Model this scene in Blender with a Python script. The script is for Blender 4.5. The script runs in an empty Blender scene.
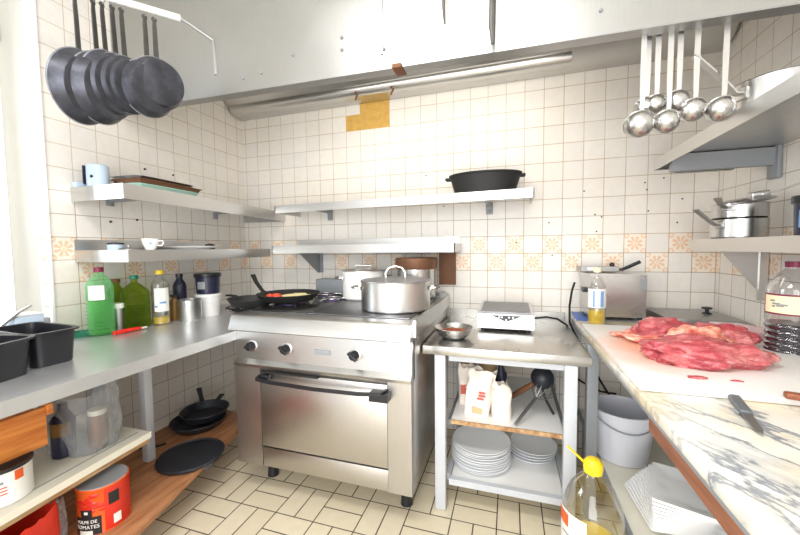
import bpy, bmesh, math, random
from mathutils import Vector, Matrix, noise
random.seed(7)
PI = math.pi
S = bpy.context.scene
C = S.collection
# ------------------------------------------------------------------ nodes
class NT:
    def __init__(s, name):
        s.m = bpy.data.materials.new(name); s.m.use_nodes = True
        s.t = s.m.node_tree; s.b = s.t.nodes['Principled BSDF']; s.out = s.t.nodes['Material Output']
    def n(s, typ, **kw):
        x = s.t.nodes.new(typ)
        for k, v in kw.items(): setattr(x, k, v)
        return x
    def link(s, a, b): s.t.links.new(a, b)
    def val(s, sock, v):
        if isinstance(v, (int, float)): sock.default_value = v
        elif isinstance(v, tuple): sock.default_value = v if len(v) == 4 or sock.type == 'VECTOR' else (*v, 1)
        else: s.link(v, sock)
    def math(s, op, a, b=0.0, c=0.0):
        x = s.n('ShaderNodeMath', operation=op)
        s.val(x.inputs[0], a); s.val(x.inputs[1], b); s.val(x.inputs[2], c)
        return x.outputs[0]
    def mix(s, f, a, b):
        x = s.n('ShaderNodeMix', data_type='RGBA')
        s.val(x.inputs[0], f); s.val(x.inputs[6], a); s.val(x.inputs[7], b)
        return x.outputs[2]
    def pos(s):
        g = s.n('ShaderNodeNewGeometry'); p = s.n('ShaderNodeSeparateXYZ'); s.link(g.outputs['Position'], p.inputs[0])
        return g.outputs['Position'], p.outputs
    def obj(s):
        g = s.n('ShaderNodeTexCoord'); return g.outputs['Object']
    def noise(s, vec, scale, detail=3, rough=.5, stretch=None):
        if stretch:
            mp = s.n('ShaderNodeMapping'); s.link(vec, mp.inputs[0]); mp.inputs['Scale'].default_value = stretch; vec = mp.outputs[0]
        x = s.n('ShaderNodeTexNoise'); s.link(vec, x.inputs['Vector'])
        x.inputs['Scale'].default_value = scale; x.inputs['Detail'].default_value = detail; x.inputs['Roughness'].default_value = rough
        return x.outputs[0]
    def ramp(s, f, stops):
        x = s.n('ShaderNodeValToRGB'); s.link(f, x.inputs[0]); e = x.color_ramp.elements
        while len(e) < len(stops): e.new(.5)
        for i, (p, c) in enumerate(stops): e[i].position = p; e[i].color = (*c, 1)
        return x.outputs[0]
    def smooth(s, x, a, b):
        m = s.n('ShaderNodeMapRange', interpolation_type='SMOOTHSTEP'); s.val(m.inputs[0], x)
        m.inputs[1].default_value = a; m.inputs[2].default_value = b
        return m.outputs[0]
    def bump(s, h, strength=.2, dist=.002):
        b = s.n('ShaderNodeBump'); s.link(h, b.inputs['Height']); b.inputs['Strength'].default_value = strength; b.inputs['Distance'].default_value = dist
        s.link(b.outputs[0], s.b.inputs['Normal'])
    def set(s, **kw):
        for k, v in kw.items():
            s.val(s.b.inputs[{'color': 'Base Color', 'rough': 'Roughness', 'metal': 'Metallic', 'spec': 'Specular IOR Level', 'coat': 'Coat Weight', 'sss': 'Subsurface Weight', 'alpha': 'Alpha'}[k]], v)
        return s

def lin(r, g, b):
    f = lambda c: (c/255/12.92) if c/255 <= .04045 else ((c/255+.055)/1.055)**2.4
    return (f(r), f(g), f(b))

def steel(name, col=(.62, .62, .61), rough=.3, stretch=(2, 60, 60), metal=1.0, var=.12):
    t = NT(name); o = t.obj()
    n1 = t.noise(o, 6, 4, .6, stretch); n2 = t.noise(o, 5, 3)
    c = t.mix(n1, tuple(x*(1-var) for x in col), tuple(min(1, x*(1+var)) for x in col))
    t.set(color=c, metal=metal, rough=t.math('MULTIPLY_ADD', n2, .2, rough-.08)); t.bump(n1, .05, .001)
    return t.m
def paint(name, col, rough=.45, var=.06, scale=12, bump=0, metal=0.0, spec=.5, sss=0.0):
    t = NT(name); n = t.noise(t.obj(), scale, 4)
    c = t.mix(n, tuple(x*(1-var) for x in col), tuple(min(1, x*(1+var)) for x in col))
    t.set(color=c, rough=rough, metal=metal, spec=spec)
    if sss: t.set(sss=sss)
    if bump: t.bump(n, bump, .002)
    return t.m
def clear(name, tint, alpha=.35, rough=.08, body=None, glossy=False):
    # thin clear plastic wall: transparent with a tinted film and a glossy reflection
    t = NT(name); nt = t.t
    tr = t.n('ShaderNodeBsdfTransparent'); tr.inputs[0].default_value = (*tint, 1)
    cr = 'crinkl' in name; n = t.noise(t.obj(), 30 if cr else 18, 4 if cr else 2)
    t.set(color=tuple(body or tint), rough=rough, spec=.6)
    fr = t.n('ShaderNodeLayerWeight'); fr.inputs[0].default_value = .30
    f = t.math('ADD', t.math('MULTIPLY', fr.outputs[1], .75), alpha, 0)
    mx = t.n('ShaderNodeMixShader'); t.link(t.math('MINIMUM', f, 1.0), mx.inputs[0]); t.link(tr.outputs[0], mx.inputs[1])
    if glossy: g = t.n('ShaderNodeBsdfGlossy'); g.inputs['Roughness'].default_value = rough; g.inputs[0].default_value = (*body, 1); t.link(g.outputs[0], mx.inputs[2])
    else: t.link(t.b.outputs[0], mx.inputs[2])
    t.link(mx.outputs[0], t.out.inputs[0]); t.bump(n, .9 if cr else .15, .02 if cr else .004)
    return t.m

def wall_mat(name, axis, off, sgn, up_odd, dirt=1.0):
    t = NT(name); P, p = t.pos()
    u = t.math('MULTIPLY_ADD', p[axis], sgn/.11, off); v = t.math('MULTIPLY_ADD', p[2], 1/.11, -10.93)
    fu, fv = t.math('FRACT', u), t.math('FRACT', v); iu, iv = t.math('FLOOR', u), t.math('FLOOR', v)
    cu = t.math('SUBTRACT', fu, .5); cv = t.math('SUBTRACT', fv, .5)
    au, av = t.math('ABSOLUTE', cu), t.math('ABSOLUTE', cv)
    edge = t.math('MAXIMUM', au, av); grout = t.smooth(edge, .481, .492)
    cmb = t.n('ShaderNodeCombineXYZ'); t.link(iu, cmb.inputs[0]); t.link(iv, cmb.inputs[1])
    wn = t.n('ShaderNodeTexWhiteNoise', noise_dimensions='2D'); t.link(cmb.outputs[0], wn.inputs[0])
    n = t.noise(P, 26, 4, .6); big = t.noise(P, 1.6, 3)
    base = t.mix(n, lin(226, 221, 213), lin(244, 239, 231))
    base = t.mix(t.math('MULTIPLY', wn.outputs[0], .3), base, lin(214, 212, 210))
    base = t.mix(t.math('MULTIPLY', t.smooth(big, .48, .72), .22*dirt), base, lin(226, 208, 180))
    # ornament tiles
    r = t.math('SQRT', t.math('ADD', t.math('MULTIPLY', cu, cu), t.math('MULTIPLY', cv, cv)))
    th = t.math('ARCTAN2', cv, cu)
    pet = t.math('ABSOLUTE', t.math('SINE', t.math('MULTIPLY', th, 4)))
    flower = t.math('MULTIPLY', t.smooth(t.math('SUBTRACT', pet, t.math('MULTIPLY', r, 1.2)), .15, .4), t.math('MULTIPLY', t.smooth(r, .07, .11), t.math('SUBTRACT', 1.0, t.smooth(r, .33, .38))))
    du, dv = t.math('SUBTRACT', au, .40), t.math('SUBTRACT', av, .40)
    rc = t.math('SQRT', t.math('ADD', t.math('MULTIPLY', du, du), t.math('MULTIPLY', dv, dv)))
    curl = t.math('MULTIPLY', t.smooth(rc, .04, .07), t.math('SUBTRACT', 1.0, t.smooth(rc, .13, .16)))
    core = t.math('SUBTRACT', 1.0, t.smooth(r, .03, .05))
    pat = t.math('MAXIMUM', t.math('MAXIMUM', flower, t.math('MULTIPLY', curl, .8)), core)
    par = t.math('PINGPONG', iu, 1.0)   # 0 even 1 odd
    if not up_odd: par = t.math('SUBTRACT', 1.0, par)
    up = t.math('COMPARE', iv, 0.0, .1); lo = t.math('COMPARE', iv, -1.0, .1)
    sel = t.math('ADD', t.math('MULTIPLY', up, par), t.math('MULTIPLY', lo, t.math('SUBTRACT', 1.0, par)))
    base = t.mix(t.math('MULTIPLY', sel, .35), base, lin(250, 232, 205))
    base = t.mix(t.math('MULTIPLY', t.math('MULTIPLY', sel, pat), .75), base, lin(232, 184, 140))
    hi = t.smooth(p[2], 1.35, 1.75)
    gc = t.mix(hi, lin(150, 138, 124), lin(196, 180, 156))
    gc = t.mix(t.smooth(big, .45, .6), gc, lin(176, 150, 112))
    col = t.mix(grout, base, gc)
    t.set(color=col, rough=t.math('MULTIPLY_ADD', grout, .4, .36), spec=.35)
    h = t.math('SUBTRACT', t.math('MULTIPLY', n, .15), grout); t.bump(h, .35, .0015)
    return t.m

def floor_mat():
    t = NT('cream floor tiles laid in basket weave'); P, p = t.pos()
    a = t.math('MULTIPLY_ADD', p[0], 1/.2, -.593/.2); b = t.math('MULTIPLY_ADD', p[1], 1/.197, .995/.197)
    ia, ib = t.math('FLOOR', a), t.math('FLOOR', b); fa, fb = t.math('FRACT', a), t.math('FRACT', b)
    par = t.math('PINGPONG', t.math('ADD', ia, ib), 1.0)    # block 0,-1 : odd -> horizontal tiles
    inv = t.math('SUBTRACT', 1.0, par)
    f2 = t.math('ADD', t.math('MULTIPLY', fb, par), t.math('MULTIPLY', fa, inv))
    e1 = t.math('MAXIMUM', t.math('ABSOLUTE', t.math('SUBTRACT', fa, .5)), t.math('ABSOLUTE', t.math('SUBTRACT', fb, .5)))
    mid = t.math('SUBTRACT', 1.0, t.smooth(t.math('ABSOLUTE', t.math('SUBTRACT', f2, .5)), .010, .018))
    gr = t.math('MAXIMUM', t.smooth(e1, .483, .491), mid)
    cmb = t.n('ShaderNodeCombineXYZ'); t.link(ia, cmb.inputs[0]); t.link(ib, cmb.inputs[1]); t.link(t.math('GREATER_THAN', f2, .5), cmb.inputs[2])
    wn = t.n('ShaderNodeTexWhiteNoise', noise_dimensions='3D'); t.link(cmb.outputs[0], wn.inputs[0])
    n = t.noise(P, 18, 5, .6)
    base = t.mix(n, lin(218, 206, 178), lin(238, 228, 204))
    base = t.mix(t.math('MULTIPLY', wn.outputs[0], .35), base, lin(220, 206, 176))
    col = t.mix(gr, base, lin(74, 60, 46))
    t.set(color=col, rough=t.math('MULTIPLY_ADD', gr, .4, .38)); t.bump(t.math('SUBTRACT', t.math('MULTIPLY', n, .2), gr), .4, .002)
    return t.m
def marble_mat():
    t = NT('cream marble with grey veins'); P, p = t.pos()
    m0 = t.n('ShaderNodeMapping'); t.link(P, m0.inputs[0]); m0.inputs['Rotation'].default_value = (0, 0, 1.0)
    mp = t.n('ShaderNodeMapping'); t.link(m0.outputs[0], mp.inputs[0])
    mp.inputs['Scale'].default_value = (1, 2.6, 1)
    n1 = t.noise(mp.outputs[0], 3.2, 8, .62); n2 = t.noise(P, 5, 4)
    vein = t.math('SUBTRACT', 1.0, t.smooth(t.math('ABSOLUTE', t.math('SUBTRACT', n1, .5)), .0, .034))
    msk = t.smooth(t.noise(P, 2.3, 3), .42, .62)
    base = t.mix(t.smooth(n2, .4, .65), lin(228, 226, 218), lin(228, 210, 176))
    col = t.mix(t.math('MULTIPLY', vein, t.math('MULTIPLY_ADD', msk, .6, .35)), base, lin(96, 102, 112))
    soft = t.math('SUBTRACT', 1.0, t.smooth(t.math('ABSOLUTE', t.math('SUBTRACT', n1, .47)), .0, .09))
    col = t.mix(t.math('MULTIPLY', soft, t.math('MULTIPLY', msk, .5)), col, lin(160, 166, 174))
    t.set(color=col, rough=.22); return t.m
def meat_mat():
    t = NT('raw beef'); o = t.obj()
    n1 = t.noise(o, 7, 7, .72, (1, 1.8, 1.6)); n2 = t.noise(o, 34, 4, .6, (1, 3, 3))
    c = t.ramp(n1, [(.32, lin(140, 40, 50)), (.48, lin(188, 80, 88)), (.59, lin(214, 126, 126)), (.70, lin(240, 208, 200))])
    c = t.mix(t.math('MULTIPLY', t.smooth(n2, .58, .74), .6), c, lin(240, 200, 192))
    t.set(color=c, rough=.25, spec=.6, sss=.08); t.bump(n2, .5, .006); return t.m
def fat_mat():
    t = NT('beef fat and sinew'); o = t.obj(); n1 = t.noise(o, 22, 5, .6, (1, 2, 2))
    c = t.ramp(n1, [(.34, lin(206, 70, 66)), (.5, lin(238, 150, 128)), (.66, lin(248, 214, 190))])
    t.set(color=c, rough=.3, sss=.08); t.bump(n1, .6, .008); return t.m
def wood_mat(name, a, b, rough=.5, stretch=(12, 1.2, 12), scale=4):
    t = NT(name); o = t.obj(); n = t.noise(o, scale, 6, .6, stretch)
    t.set(color=t.mix(t.smooth(n, .3, .7), a, b), rough=rough); t.bump(n, .1, .001); return t.m
def board_mat():
    t = NT('white cutting board stained with meat juice'); P, p = t.pos()
    n = t.noise(P, 5, 5, .6)
    # stain spread round where the meat lies
    dx = t.math('SUBTRACT', p[0], 2.55); dy = t.math('SUBTRACT', p[1], -.86)
    d = t.math('SQRT', t.math('ADD', t.math('MULTIPLY', dx, dx), t.math('MULTIPLY', t.math('MULTIPLY', dy, dy), .5)))
    f = t.math('SUBTRACT', 1.0, t.smooth(t.math('ADD', d, t.math('MULTIPLY', n, .16)), .16, .34))
    t.set(color=t.mix(t.math('MULTIPLY', f, .8), lin(228, 226, 222), lin(232, 150, 112)), rough=.4); return t.m
def lid_mat():
    t = NT('seasoned black iron'); n = t.noise(t.obj(), 14, 5, .65)
    t.set(color=t.mix(n, (.012, .013, .018), (.06, .065, .08)), rough=t.math('MULTIPLY_ADD', n, .3, .3), metal=.5); t.bump(n, .2, .003); return t.m

M = dict(
 steel=steel('brushed stainless steel'), steel_dark=steel('dull stainless steel', (.42, .42, .42), .38),
 steel_top=steel('worn stainless worktop', (.66, .67, .68), .30, (30, 3, 3), .7, .07),
 hood=steel('brushed hood steel', (.45, .45, .44), .34, (40, 40, 1.2), var=.08),
 polish=steel('polished steel', (.56, .555, .545), .24, (4, 4, 30), var=.08),
 table=steel('table top steel', (.56, .55, .525), .27, (30, 3, 3), .95, .07), alu=steel('spun aluminium', (.72, .71, .69), .3, (3, 3, 90), var=.1),
 oven=steel('oven door steel', (.52, .50, .475), .34, (30, 2, 3), var=.08),
 stovetop=steel('dark steel hotplate', (.22, .225, .24), .32, (4, 4, 4), var=.3),
 grey=paint('light grey painted metal', lin(196, 200, 206), .4), greyd=paint('grey painted metal', lin(140, 144, 148), .45),
 iron=lid_mat(), black=paint('black plastic', (.014, .015, .019), .32, .2), rimglint=steel('painted rim highlight', (.34, .35, .40), .4, (3, 3, 3), .8, .4), blackm=paint('matt black', (.012, .012, .012), .6),
 panblk=steel('blue black carbon steel', (.075, .078, .095), .36, (3, 3, 3), .7, .9), panhandle=steel('bare iron handle', (.13, .125, .12), .45, (3, 3, 3), .8, .35),
 white=paint('white enamel', lin(238, 238, 236), .3, .03), cream=paint('cream laminate', lin(226, 222, 206), .45, .05),
 china=paint('white china', lin(250, 250, 250), .15, .01), plate=paint('glazed white stoneware', lin(240, 242, 244), .18, .02),
 ply=wood_mat('orange brown plywood', lin(150, 98, 62), lin(190, 136, 94)), crate=wood_mat('orange wood', lin(190, 104, 40), lin(222, 140, 66), .45),
 edge=wood_mat('bare board edge', lin(150, 104, 62), lin(204, 172, 128)), woodedge=wood_mat('brown timber batten', lin(122, 74, 50), lin(156, 100, 70)),
 knife=wood_mat('brown wooden knife handle', lin(120, 66, 44), lin(160, 94, 62)),
 knifegrey=paint('dark grey plastic', lin(96, 100, 104), .45), red=paint('red plastic', lin(226, 40, 28), .3), orange=paint('orange print', lin(224, 92, 34), .35, .1), tomred=paint('tomato red print', lin(206, 48, 30), .35, .15),
 blue=paint('blue plastic film', lin(40, 92, 176), .35, .2), paleblue=paint('pale blue enamel', lin(190, 208, 226), .4),
 navy=paint('navy blue plastic', lin(36, 38, 62), .35), yellow=paint('yellow plastic', lin(246, 214, 40), .35), darkgreen=paint('green cap plastic', lin(24, 120, 92), .4),
 plum=paint('plum red cap', lin(120, 24, 62), .4), tealp=paint('pale green enamel', lin(176, 212, 200), .4),
 brown=paint('rust brown metal', lin(116, 74, 44), .6, .3, 8), bare=paint('bare yellow plaster', lin(206, 164, 84), .8, .25, 30, .3),
 bucket=clear('translucent grey bucket plastic', lin(220, 222, 228), .78, .3, lin(226, 228, 236)),
 ptclear=clear('clear bottle plastic', (.95, .96, .96), .06, .07, (.92, .92, .92), True), ptgreen=clear('green bottle plastic', (.70, .93, .74), .06, .06, lin(150, 224, 165)),
 ptolive=clear('olive green bottle plastic', (.62, .70, .22), .08, .06, lin(120, 146, 50)), bag=clear('crinkled clear bag', (.92, .93, .94), .16, .25, (.62, .64, .66)),
 oil=clear('yellow cooking oil', lin(255, 236, 110), .4, .1, lin(255, 226, 70)), wine=paint('dark red vinegar', (.012, .006, .018), .12),
 greenliq=clear('green liquid', (.66, .92, .60), .10, .1, lin(150, 220, 130)),
 label=paint('white paper label', lin(236, 236, 230), .5, .02), labelb=paint('blue label print', lin(120, 160, 210), .5), creamlabel=paint('cream paper label', lin(244, 228, 190), .5),
 flour=paint('white paper bag', lin(240, 230, 218), .7, .10, 10, .7), flourred=paint('red print on paper', lin(204, 96, 84), .7, .1), tan=paint('tan paper bag', lin(204, 176, 136), .7, .1),
 floor=floor_mat(), marble=marble_mat(), meat=meat_mat(), fat=fat_mat(), board=board_mat(),
 rubber=paint('black rubber', (.01, .01, .011), .5), bone=paint('white paint', lin(244, 244, 242), .5, .02),
 muted=paint('aged white frame paint', lin(196, 194, 184), .5, .04), plaster=paint('white wall paint', lin(236, 234, 228), .7, .02), copper=paint('copper brown rim', lin(120, 84, 60), .5, .2, metal=.4),
 egg=paint('chopped yellow egg and onion', lin(244, 226, 170), .5, .15, 40), tomato=paint('tomato piece', lin(224, 74, 40), .3),
 stew=paint('brown sauce', lin(150, 70, 36), .35, .5, 40), flame=paint('violet flame tint on burner cap', lin(90, 70, 120), .4),
 pinkbag=clear('pink film over meat', (.96, .86, .86), .45, .2, lin(240, 206, 208)), amber=paint('amber bottle', lin(120, 84, 30), .3),
 winpane=None)
t = NT('window glass'); tr = t.n('ShaderNodeBsdfTransparent'); fr = t.n('ShaderNodeFresnel'); mx = t.n('ShaderNodeMixShader')
gl = t.n('ShaderNodeBsdfGlossy'); gl.inputs['Roughness'].default_value = .02
t.link(fr.outputs[0], mx.inputs[0]); t.link(tr.outputs[0], mx.inputs[1]); t.link(gl.outputs[0], mx.inputs[2]); t.link(mx.outputs[0], t.out.inputs[0]); M['winpane'] = t.m

# ------------------------------------------------------------------ mesh builder
class MB:
    def __init__(s): s.v = []; s.f = []; s.T = Matrix.Identity(4); s.mi = []; s.cur = 0
    def add(s, vs, fs):
        b = len(s.v); s.v += [s.T @ Vector(v) for v in vs]; s.f += [tuple(b+i for i in f) for f in fs]; s.mi += [s.cur]*len(fs); return s
    def box(s, x0, x1, y0, y1, z0, z1, bev=0.0):
        if bev:
            bm = bmesh.new(); bmesh.ops.create_cube(bm, size=1)
            for v in bm.verts: v.co = Vector((x0+(v.co.x+.5)*(x1-x0), y0+(v.co.y+.5)*(y1-y0), z0+(v.co.z+.5)*(z1-z0)))
            bmesh.ops.bevel(bm, geom=bm.edges[:], offset=bev, segments=2, affect='EDGES', profile=.5)
            bm.verts.index_update(); s.add([v.co.copy() for v in bm.verts], [[v.index for v in f.verts] for f in bm.faces]); bm.free(); return s
        return s.prism([(x0, y0), (x1, y0), (x1, y1), (x0, y1)], z0, z1)
    def prism(s, poly, z0, z1):
        n = len(poly); zt = z1 if callable(z1) else (lambda x, y: z1); zb = z0 if callable(z0) else (lambda x, y: z0)
        s.add([(x, y, zb(x, y)) for x, y in poly]+[(x, y, zt(x, y)) for x, y in poly],
              [tuple(range(n))[::-1], tuple(range(n, 2*n))]+[(i, (i+1) % n, n+(i+1) % n, n+i) for i in range(n)]); return s
    def lathe(s, prof, c=(0, 0, 0), seg=40, axis='z', sx=1, sy=1):
        vs = []; fs = []
        for (r, z) in prof:
            for k in range(seg):
                a = 2*PI*k/seg; p = (r*math.cos(a)*sx, r*math.sin(a)*sy, z)
                if axis == 'y': p = (p[0], z, p[1])
                if axis == 'x': p = (z, p[0], p[1])
                vs.append((c[0]+p[0], c[1]+p[1], c[2]+p[2]))
        for i in range(len(prof)-1):
            for k in range(seg):
                k2 = (k+1) % seg; fs.append((i*seg+k, i*seg+k2, (i+1)*seg+k2, (i+1)*seg+k))
        if prof[0][0] > 1e-5: fs.append(tuple(range(seg))[::-1])
        if prof[-1][0] > 1e-5 and prof[-1] != prof[0]: fs.append(tuple((len(prof)-1)*seg+k for k in range(seg)))
        return s.add(vs, fs)
    def open_lathe(s, prof, c=(0, 0, 0), seg=40, axis='z', sx=1, sy=1, a0=0, a1=2*PI):
        vs = []; fs = []; full = abs(a1-a0-2*PI) < 1e-6; nk = seg if full else seg+1
        for (r, z) in prof:
            for k in range(nk):
                a = a0+(a1-a0)*k/seg; p = (r*math.cos(a)*sx, r*math.sin(a)*sy, z)
                if axis == 'y': p = (p[0], z, p[1])
                vs.append((c[0]+p[0], c[1]+p[1], c[2]+p[2]))
        for i in range(len(prof)-1):
            for k in range(seg):
                k2 = (k+1) % nk; fs.append((i*nk+k, i*nk+k2, (i+1)*nk+k2, (i+1)*nk+k))
        return s.add(vs, fs)
    def tube(s, pts, r, seg=10, flat=None):
        pts = [Vector(p) for p in pts]; n = len(pts); rr = r if isinstance(r, (list, tuple)) else [r]*n
        t0 = (pts[1]-pts[0]).normalized(); ref = Vector((0, 0, 1)) if abs(t0.z) < .9 else Vector((1, 0, 0)); u = t0.cross(ref).normalized()
        vs = []; fs = []
        for i in range(n):
            t = (pts[min(i+1, n-1)]-pts[max(i-1, 0)]).normalized(); u = (u-t*u.dot(t)).normalized(); w = t.cross(u)
            for k in range(seg):
                a = 2*PI*k/seg; vs.append(pts[i]+u*math.cos(a)*rr[i]+w*math.sin(a)*rr[i]*(flat or 1))
        for i in range(n-1):
            for k in range(seg): k2 = (k+1) % seg; fs.append((i*seg+k, i*seg+k2, (i+1)*seg+k2, (i+1)*seg+k))
        fs += [tuple(range(seg))[::-1], tuple((n-1)*seg+k for k in range(seg))]
        return s.add(vs, fs)
    def strap(s, pts, w, t, side):
        side = Vector(side).normalized(); pts = [Vector(p) for p in pts]; n = len(pts); ww = w if isinstance(w, (list, tuple)) else [w]*n; vs = []; fs = []
        for i in range(n):
            d = (pts[min(i+1, n-1)]-pts[max(i-1, 0)]).normalized(); nn = d.cross(side).normalized()
            for a, b in ((-1, -1), (1, -1), (1, 1), (-1, 1)): vs.append(pts[i]+side*a*ww[i]/2+nn*b*t/2)
        for i in range(n-1):
            for k in range(4): k2 = (k+1) % 4; fs.append((i*4+k, i*4+k2, i*4+4+k2, i*4+4+k))
        fs += [(3, 2, 1, 0), tuple((n-1)*4+k for k in range(4))]
        return s.add(vs, fs)
    def ball(s, c, r, seg=20, rings=12, sq=(1, 1, 1), disp=None):
        vs = [(0, 0, 1)]; fs = []
        for i in range(1, rings):
            for k in range(seg): a = PI*i/rings; b = 2*PI*k/seg; vs.append((math.sin(a)*math.cos(b), math.sin(a)*math.sin(b), math.cos(a)))
        vs.append((0, 0, -1))
        for k in range(seg): fs.append((0, 1+k, 1+(k+1) % seg)); fs.append((len(vs)-1, len(vs)-1-seg+(k+1) % seg, len(vs)-1-seg+k))
        for i in range(rings-2):
            for k in range(seg): a = 1+i*seg; fs.append((a+k, a+seg+k, a+seg+(k+1) % seg, a+(k+1) % seg))
        out = []
        for v in vs:
            V = Vector(v); q = Vector((V.x*sq[0], V.y*sq[1], V.z*sq[2]))*r
            if disp: q *= 1+disp(V)
            out.append(q+Vector(c))
        return s.add(out, fs)
    def build(s, name, mat, parent=None, ang=35, **props):
        me = bpy.data.meshes.new(name); me.from_pydata([tuple(v) for v in s.v], [], s.f)
        mats = mat if isinstance(mat, (list, tuple)) else [mat]
        for m in mats: me.materials.append(m)
        me.polygons.foreach_set('material_index', s.mi); me.update()
        bm = bmesh.new(); bm.from_mesh(me); bmesh.ops.recalc_face_normals(bm, faces=bm.faces[:]); bm.to_mesh(me); bm.free()
        me.polygons.foreach_set('use_smooth', [True]*len(me.polygons)); me.set_sharp_from_angle(angle=math.radians(ang))
        o = bpy.data.objects.new(name, me); C.objects.link(o)
        if parent: o.parent = parent
        for k, v in props.items(): o[k] = v
        return o
def thing(name, label, cat, loc=(0, 0, 0), rz=0, group=None, rot=None):
    o = bpy.data.objects.new(name, None); C.objects.link(o); o.empty_display_size = .05
    o.location = loc; o.rotation_euler = rot or (0, 0, rz); o['label'] = label; o['category'] = cat
    if group: o['group'] = group
    return o
def tag(o, label, cat, group=None, loc=None, rz=None, kind=None):
    o['label'] = label; o['category'] = cat
    if group: o['group'] = group
    if kind: o['kind'] = kind
    if loc: o.location = loc
    if rz is not None: o.rotation_euler.z = rz
    return o
def struct(o): o['kind'] = 'structure'; return o
def dup(root, loc, rot=None, label=None, scale=None):
    r = root.copy(); C.objects.link(r); r.location = loc
    if rot is not None: r.rotation_euler = rot
    if label: r['label'] = label
    if scale: r.scale = (scale,)*3
    for ch in list(root.children):
        c = ch.copy(); C.objects.link(c); c.parent = r
        for g in list(ch.children): d = g.copy(); C.objects.link(d); d.parent = c
    return r
def text(name, s, size, mat, parent, fn, align='CENTER', depth=.0006):
    cu = bpy.data.curves.new(name, 'FONT'); cu.body = s; cu.size = size; cu.extrude = depth; cu.align_x = align; cu.resolution_u = 3
    tmp = bpy.data.objects.new(name, cu); C.objects.link(tmp); dg = bpy.context.evaluated_depsgraph_get(); dg.update()
    me = bpy.data.meshes.new_from_object(tmp.evaluated_get(dg)); bpy.data.objects.remove(tmp)
    for v in me.vertices: v.co = Vector(fn(v.co.x, v.co.y, v.co.z))
    me.materials.clear(); me.materials.append(mat); o = bpy.data.objects.new(name, me); C.objects.link(o); o.parent = parent
    return o
def patch(r, a0, a1, z0, z1, c=(0, 0), seg=14):
    return MB().open_lathe([(r, z0), (r, z1), (r+.0008, z1), (r+.0008, z0), (r, z0)], (c[0], c[1], 0), seg, a0=a0, a1=a1)
def nz(scale, amp, off=0):
    return lambda V: amp*noise.noise(Vector((V.x*scale+off, V.y*scale+off*2, V.z*scale)))

# ------------------------------------------------------------------ camera
cam = bpy.data.cameras.new('camera'); co = bpy.data.objects.new('camera', cam); C.objects.link(co); S.camera = co
R = Matrix(((0.95405498, -0.00670131, 0.29955665), (0.29945846, 0.05530689, -0.952505), (-0.01018451, 0.99844691, 0.05477258)))
co.matrix_world = Matrix.Translation((2.041, -2.330, 1.242)) @ R.to_4x4()
cam.lens = 15.7136; cam.sensor_width = 36; cam.clip_start = .02

# ------------------------------------------------------------------ room
W = 3.114; H = 2.75
m_back = wall_mat('white wall tiles with orange ornament rows', 0, -15.305, 1, True)
m_left = wall_mat('white wall tiles on the side wall', 1, -.52, -1, False, .6)
m_right = wall_mat('white wall tiles on the right wall', 1, -.35, -1, False, .4)
wb = struct(MB().box(-.14, W+.12, 0, .12, 0, H).build('wall_back', m_back))
wl = struct(MB().box(-.062, 0, -1.265, 0, 0, H).build('wall_left', m_left))
wl2 = struct(MB().box(-.36, 0, -3.2, -1.2655, 0, .80).build('wall_left', m_left))
struct(MB().box(-.36, 0, -3.2, -2.35, .80, H).build('wall_left', m_left))
struct(MB().box(-.36, 0, -2.35, -1.2655, 2.55, H).build('wall_left', M['plaster']))
struct(MB().box(W, W+.12, -3.2, 0, 0, H).build('wall_right', m_right))
struct(MB().box(-.37, W+.12, -3.2, .12, -.1, 0).build('floor', M['floor']))
struct(MB().box(-.37, W+.12, -3.2, .12, H, H+.1).build('ceiling', M['plaster']))
# window in the left wall
struct(MB().box(-.36, -.062, -1.262, -1.20, .80, 2.55).build('trim_1', M['muted']))     # painted return beside the tiles, its white toned down against burning out
struct(MB().box(-.074, -.060, -1.272, -1.262, .80, 2.55, .002).build('trim_2', M['bone']))
wf = MB()
wf.box(-.35, -.29, -1.33, -1.263, .80, 2.55).box(-.35, -.29, -2.35, -2.27, .80, 2.55).box(-.35, -.29, -2.27, -1.33, .80, .88).box(-.35, -.29, -2.27, -1.33, 2.46, 2.55).box(-.34, -.295, -1.84, -1.79, .88, 2.46)
win = struct(wf.build('window_1', M['bone']))
MB().box(-.323, -.319, -2.27, -1.33, .88, 2.46).build('pane', M['winpane'], win)
MB().box(-.285, -.265, -1.278, -1.263, 2.24, 2.32, .003).build('hinge', M['greyd'], win)
MB().box(-.004, .008, -1.275, -1.262, .84, 2.55, .002).build('trim_3', M['bone'])['kind'] = 'structure'
# plaster patch where tiles are missing
def tX(u): return (u+15.305)*.11
def tZ(v): return (v+10.93)*.11
pp = MB(); pp.T = Matrix(((1, 0, 0, 0), (0, 0, 1, 0), (0, 1, 0, 0), (0, 0, 0, 1)))
pp.prism([(tX(-7), tZ(8)), (tX(-4), tZ(8)), (tX(-4), tZ(9.95)), (tX(-6), tZ(9.95)), (tX(-6), tZ(9)), (tX(-7), tZ(9))], -.002, .001)
pp.build('missing_tile_patch', M['bare'], wb)
for (x, z) in [(2.46, 1.57), (2.52, 1.43), (2.555, 1.415), (2.53, 1.33), (2.27, 1.39), (2.08, 1.27), (2.29, 1.19), (2.77, 1.60), (2.78, 1.56), (2.79, 1.44), (2.86, 1.62), (2.95, 1.50), (1.50, 1.73), (1.83, 1.70), (1.62, 1.52), (2.93, 1.37)]:
    MB().lathe([(.0, -.003), (.0045, -.002), (.004, .001)], (x, 0, z), 10, 'y').build('screw_hole', M['blackm'], wb)
for (y, z) in [(-.98, 1.50+.06), (-1.0, 1.40), (-.86, 1.42), (-.80, 1.72), (-.62, 1.72)]:
    MB().tube([(-.001, y, z), (.004, y, z)], .006, 10).build('screw_hole', M['blackm'], wl)

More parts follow.
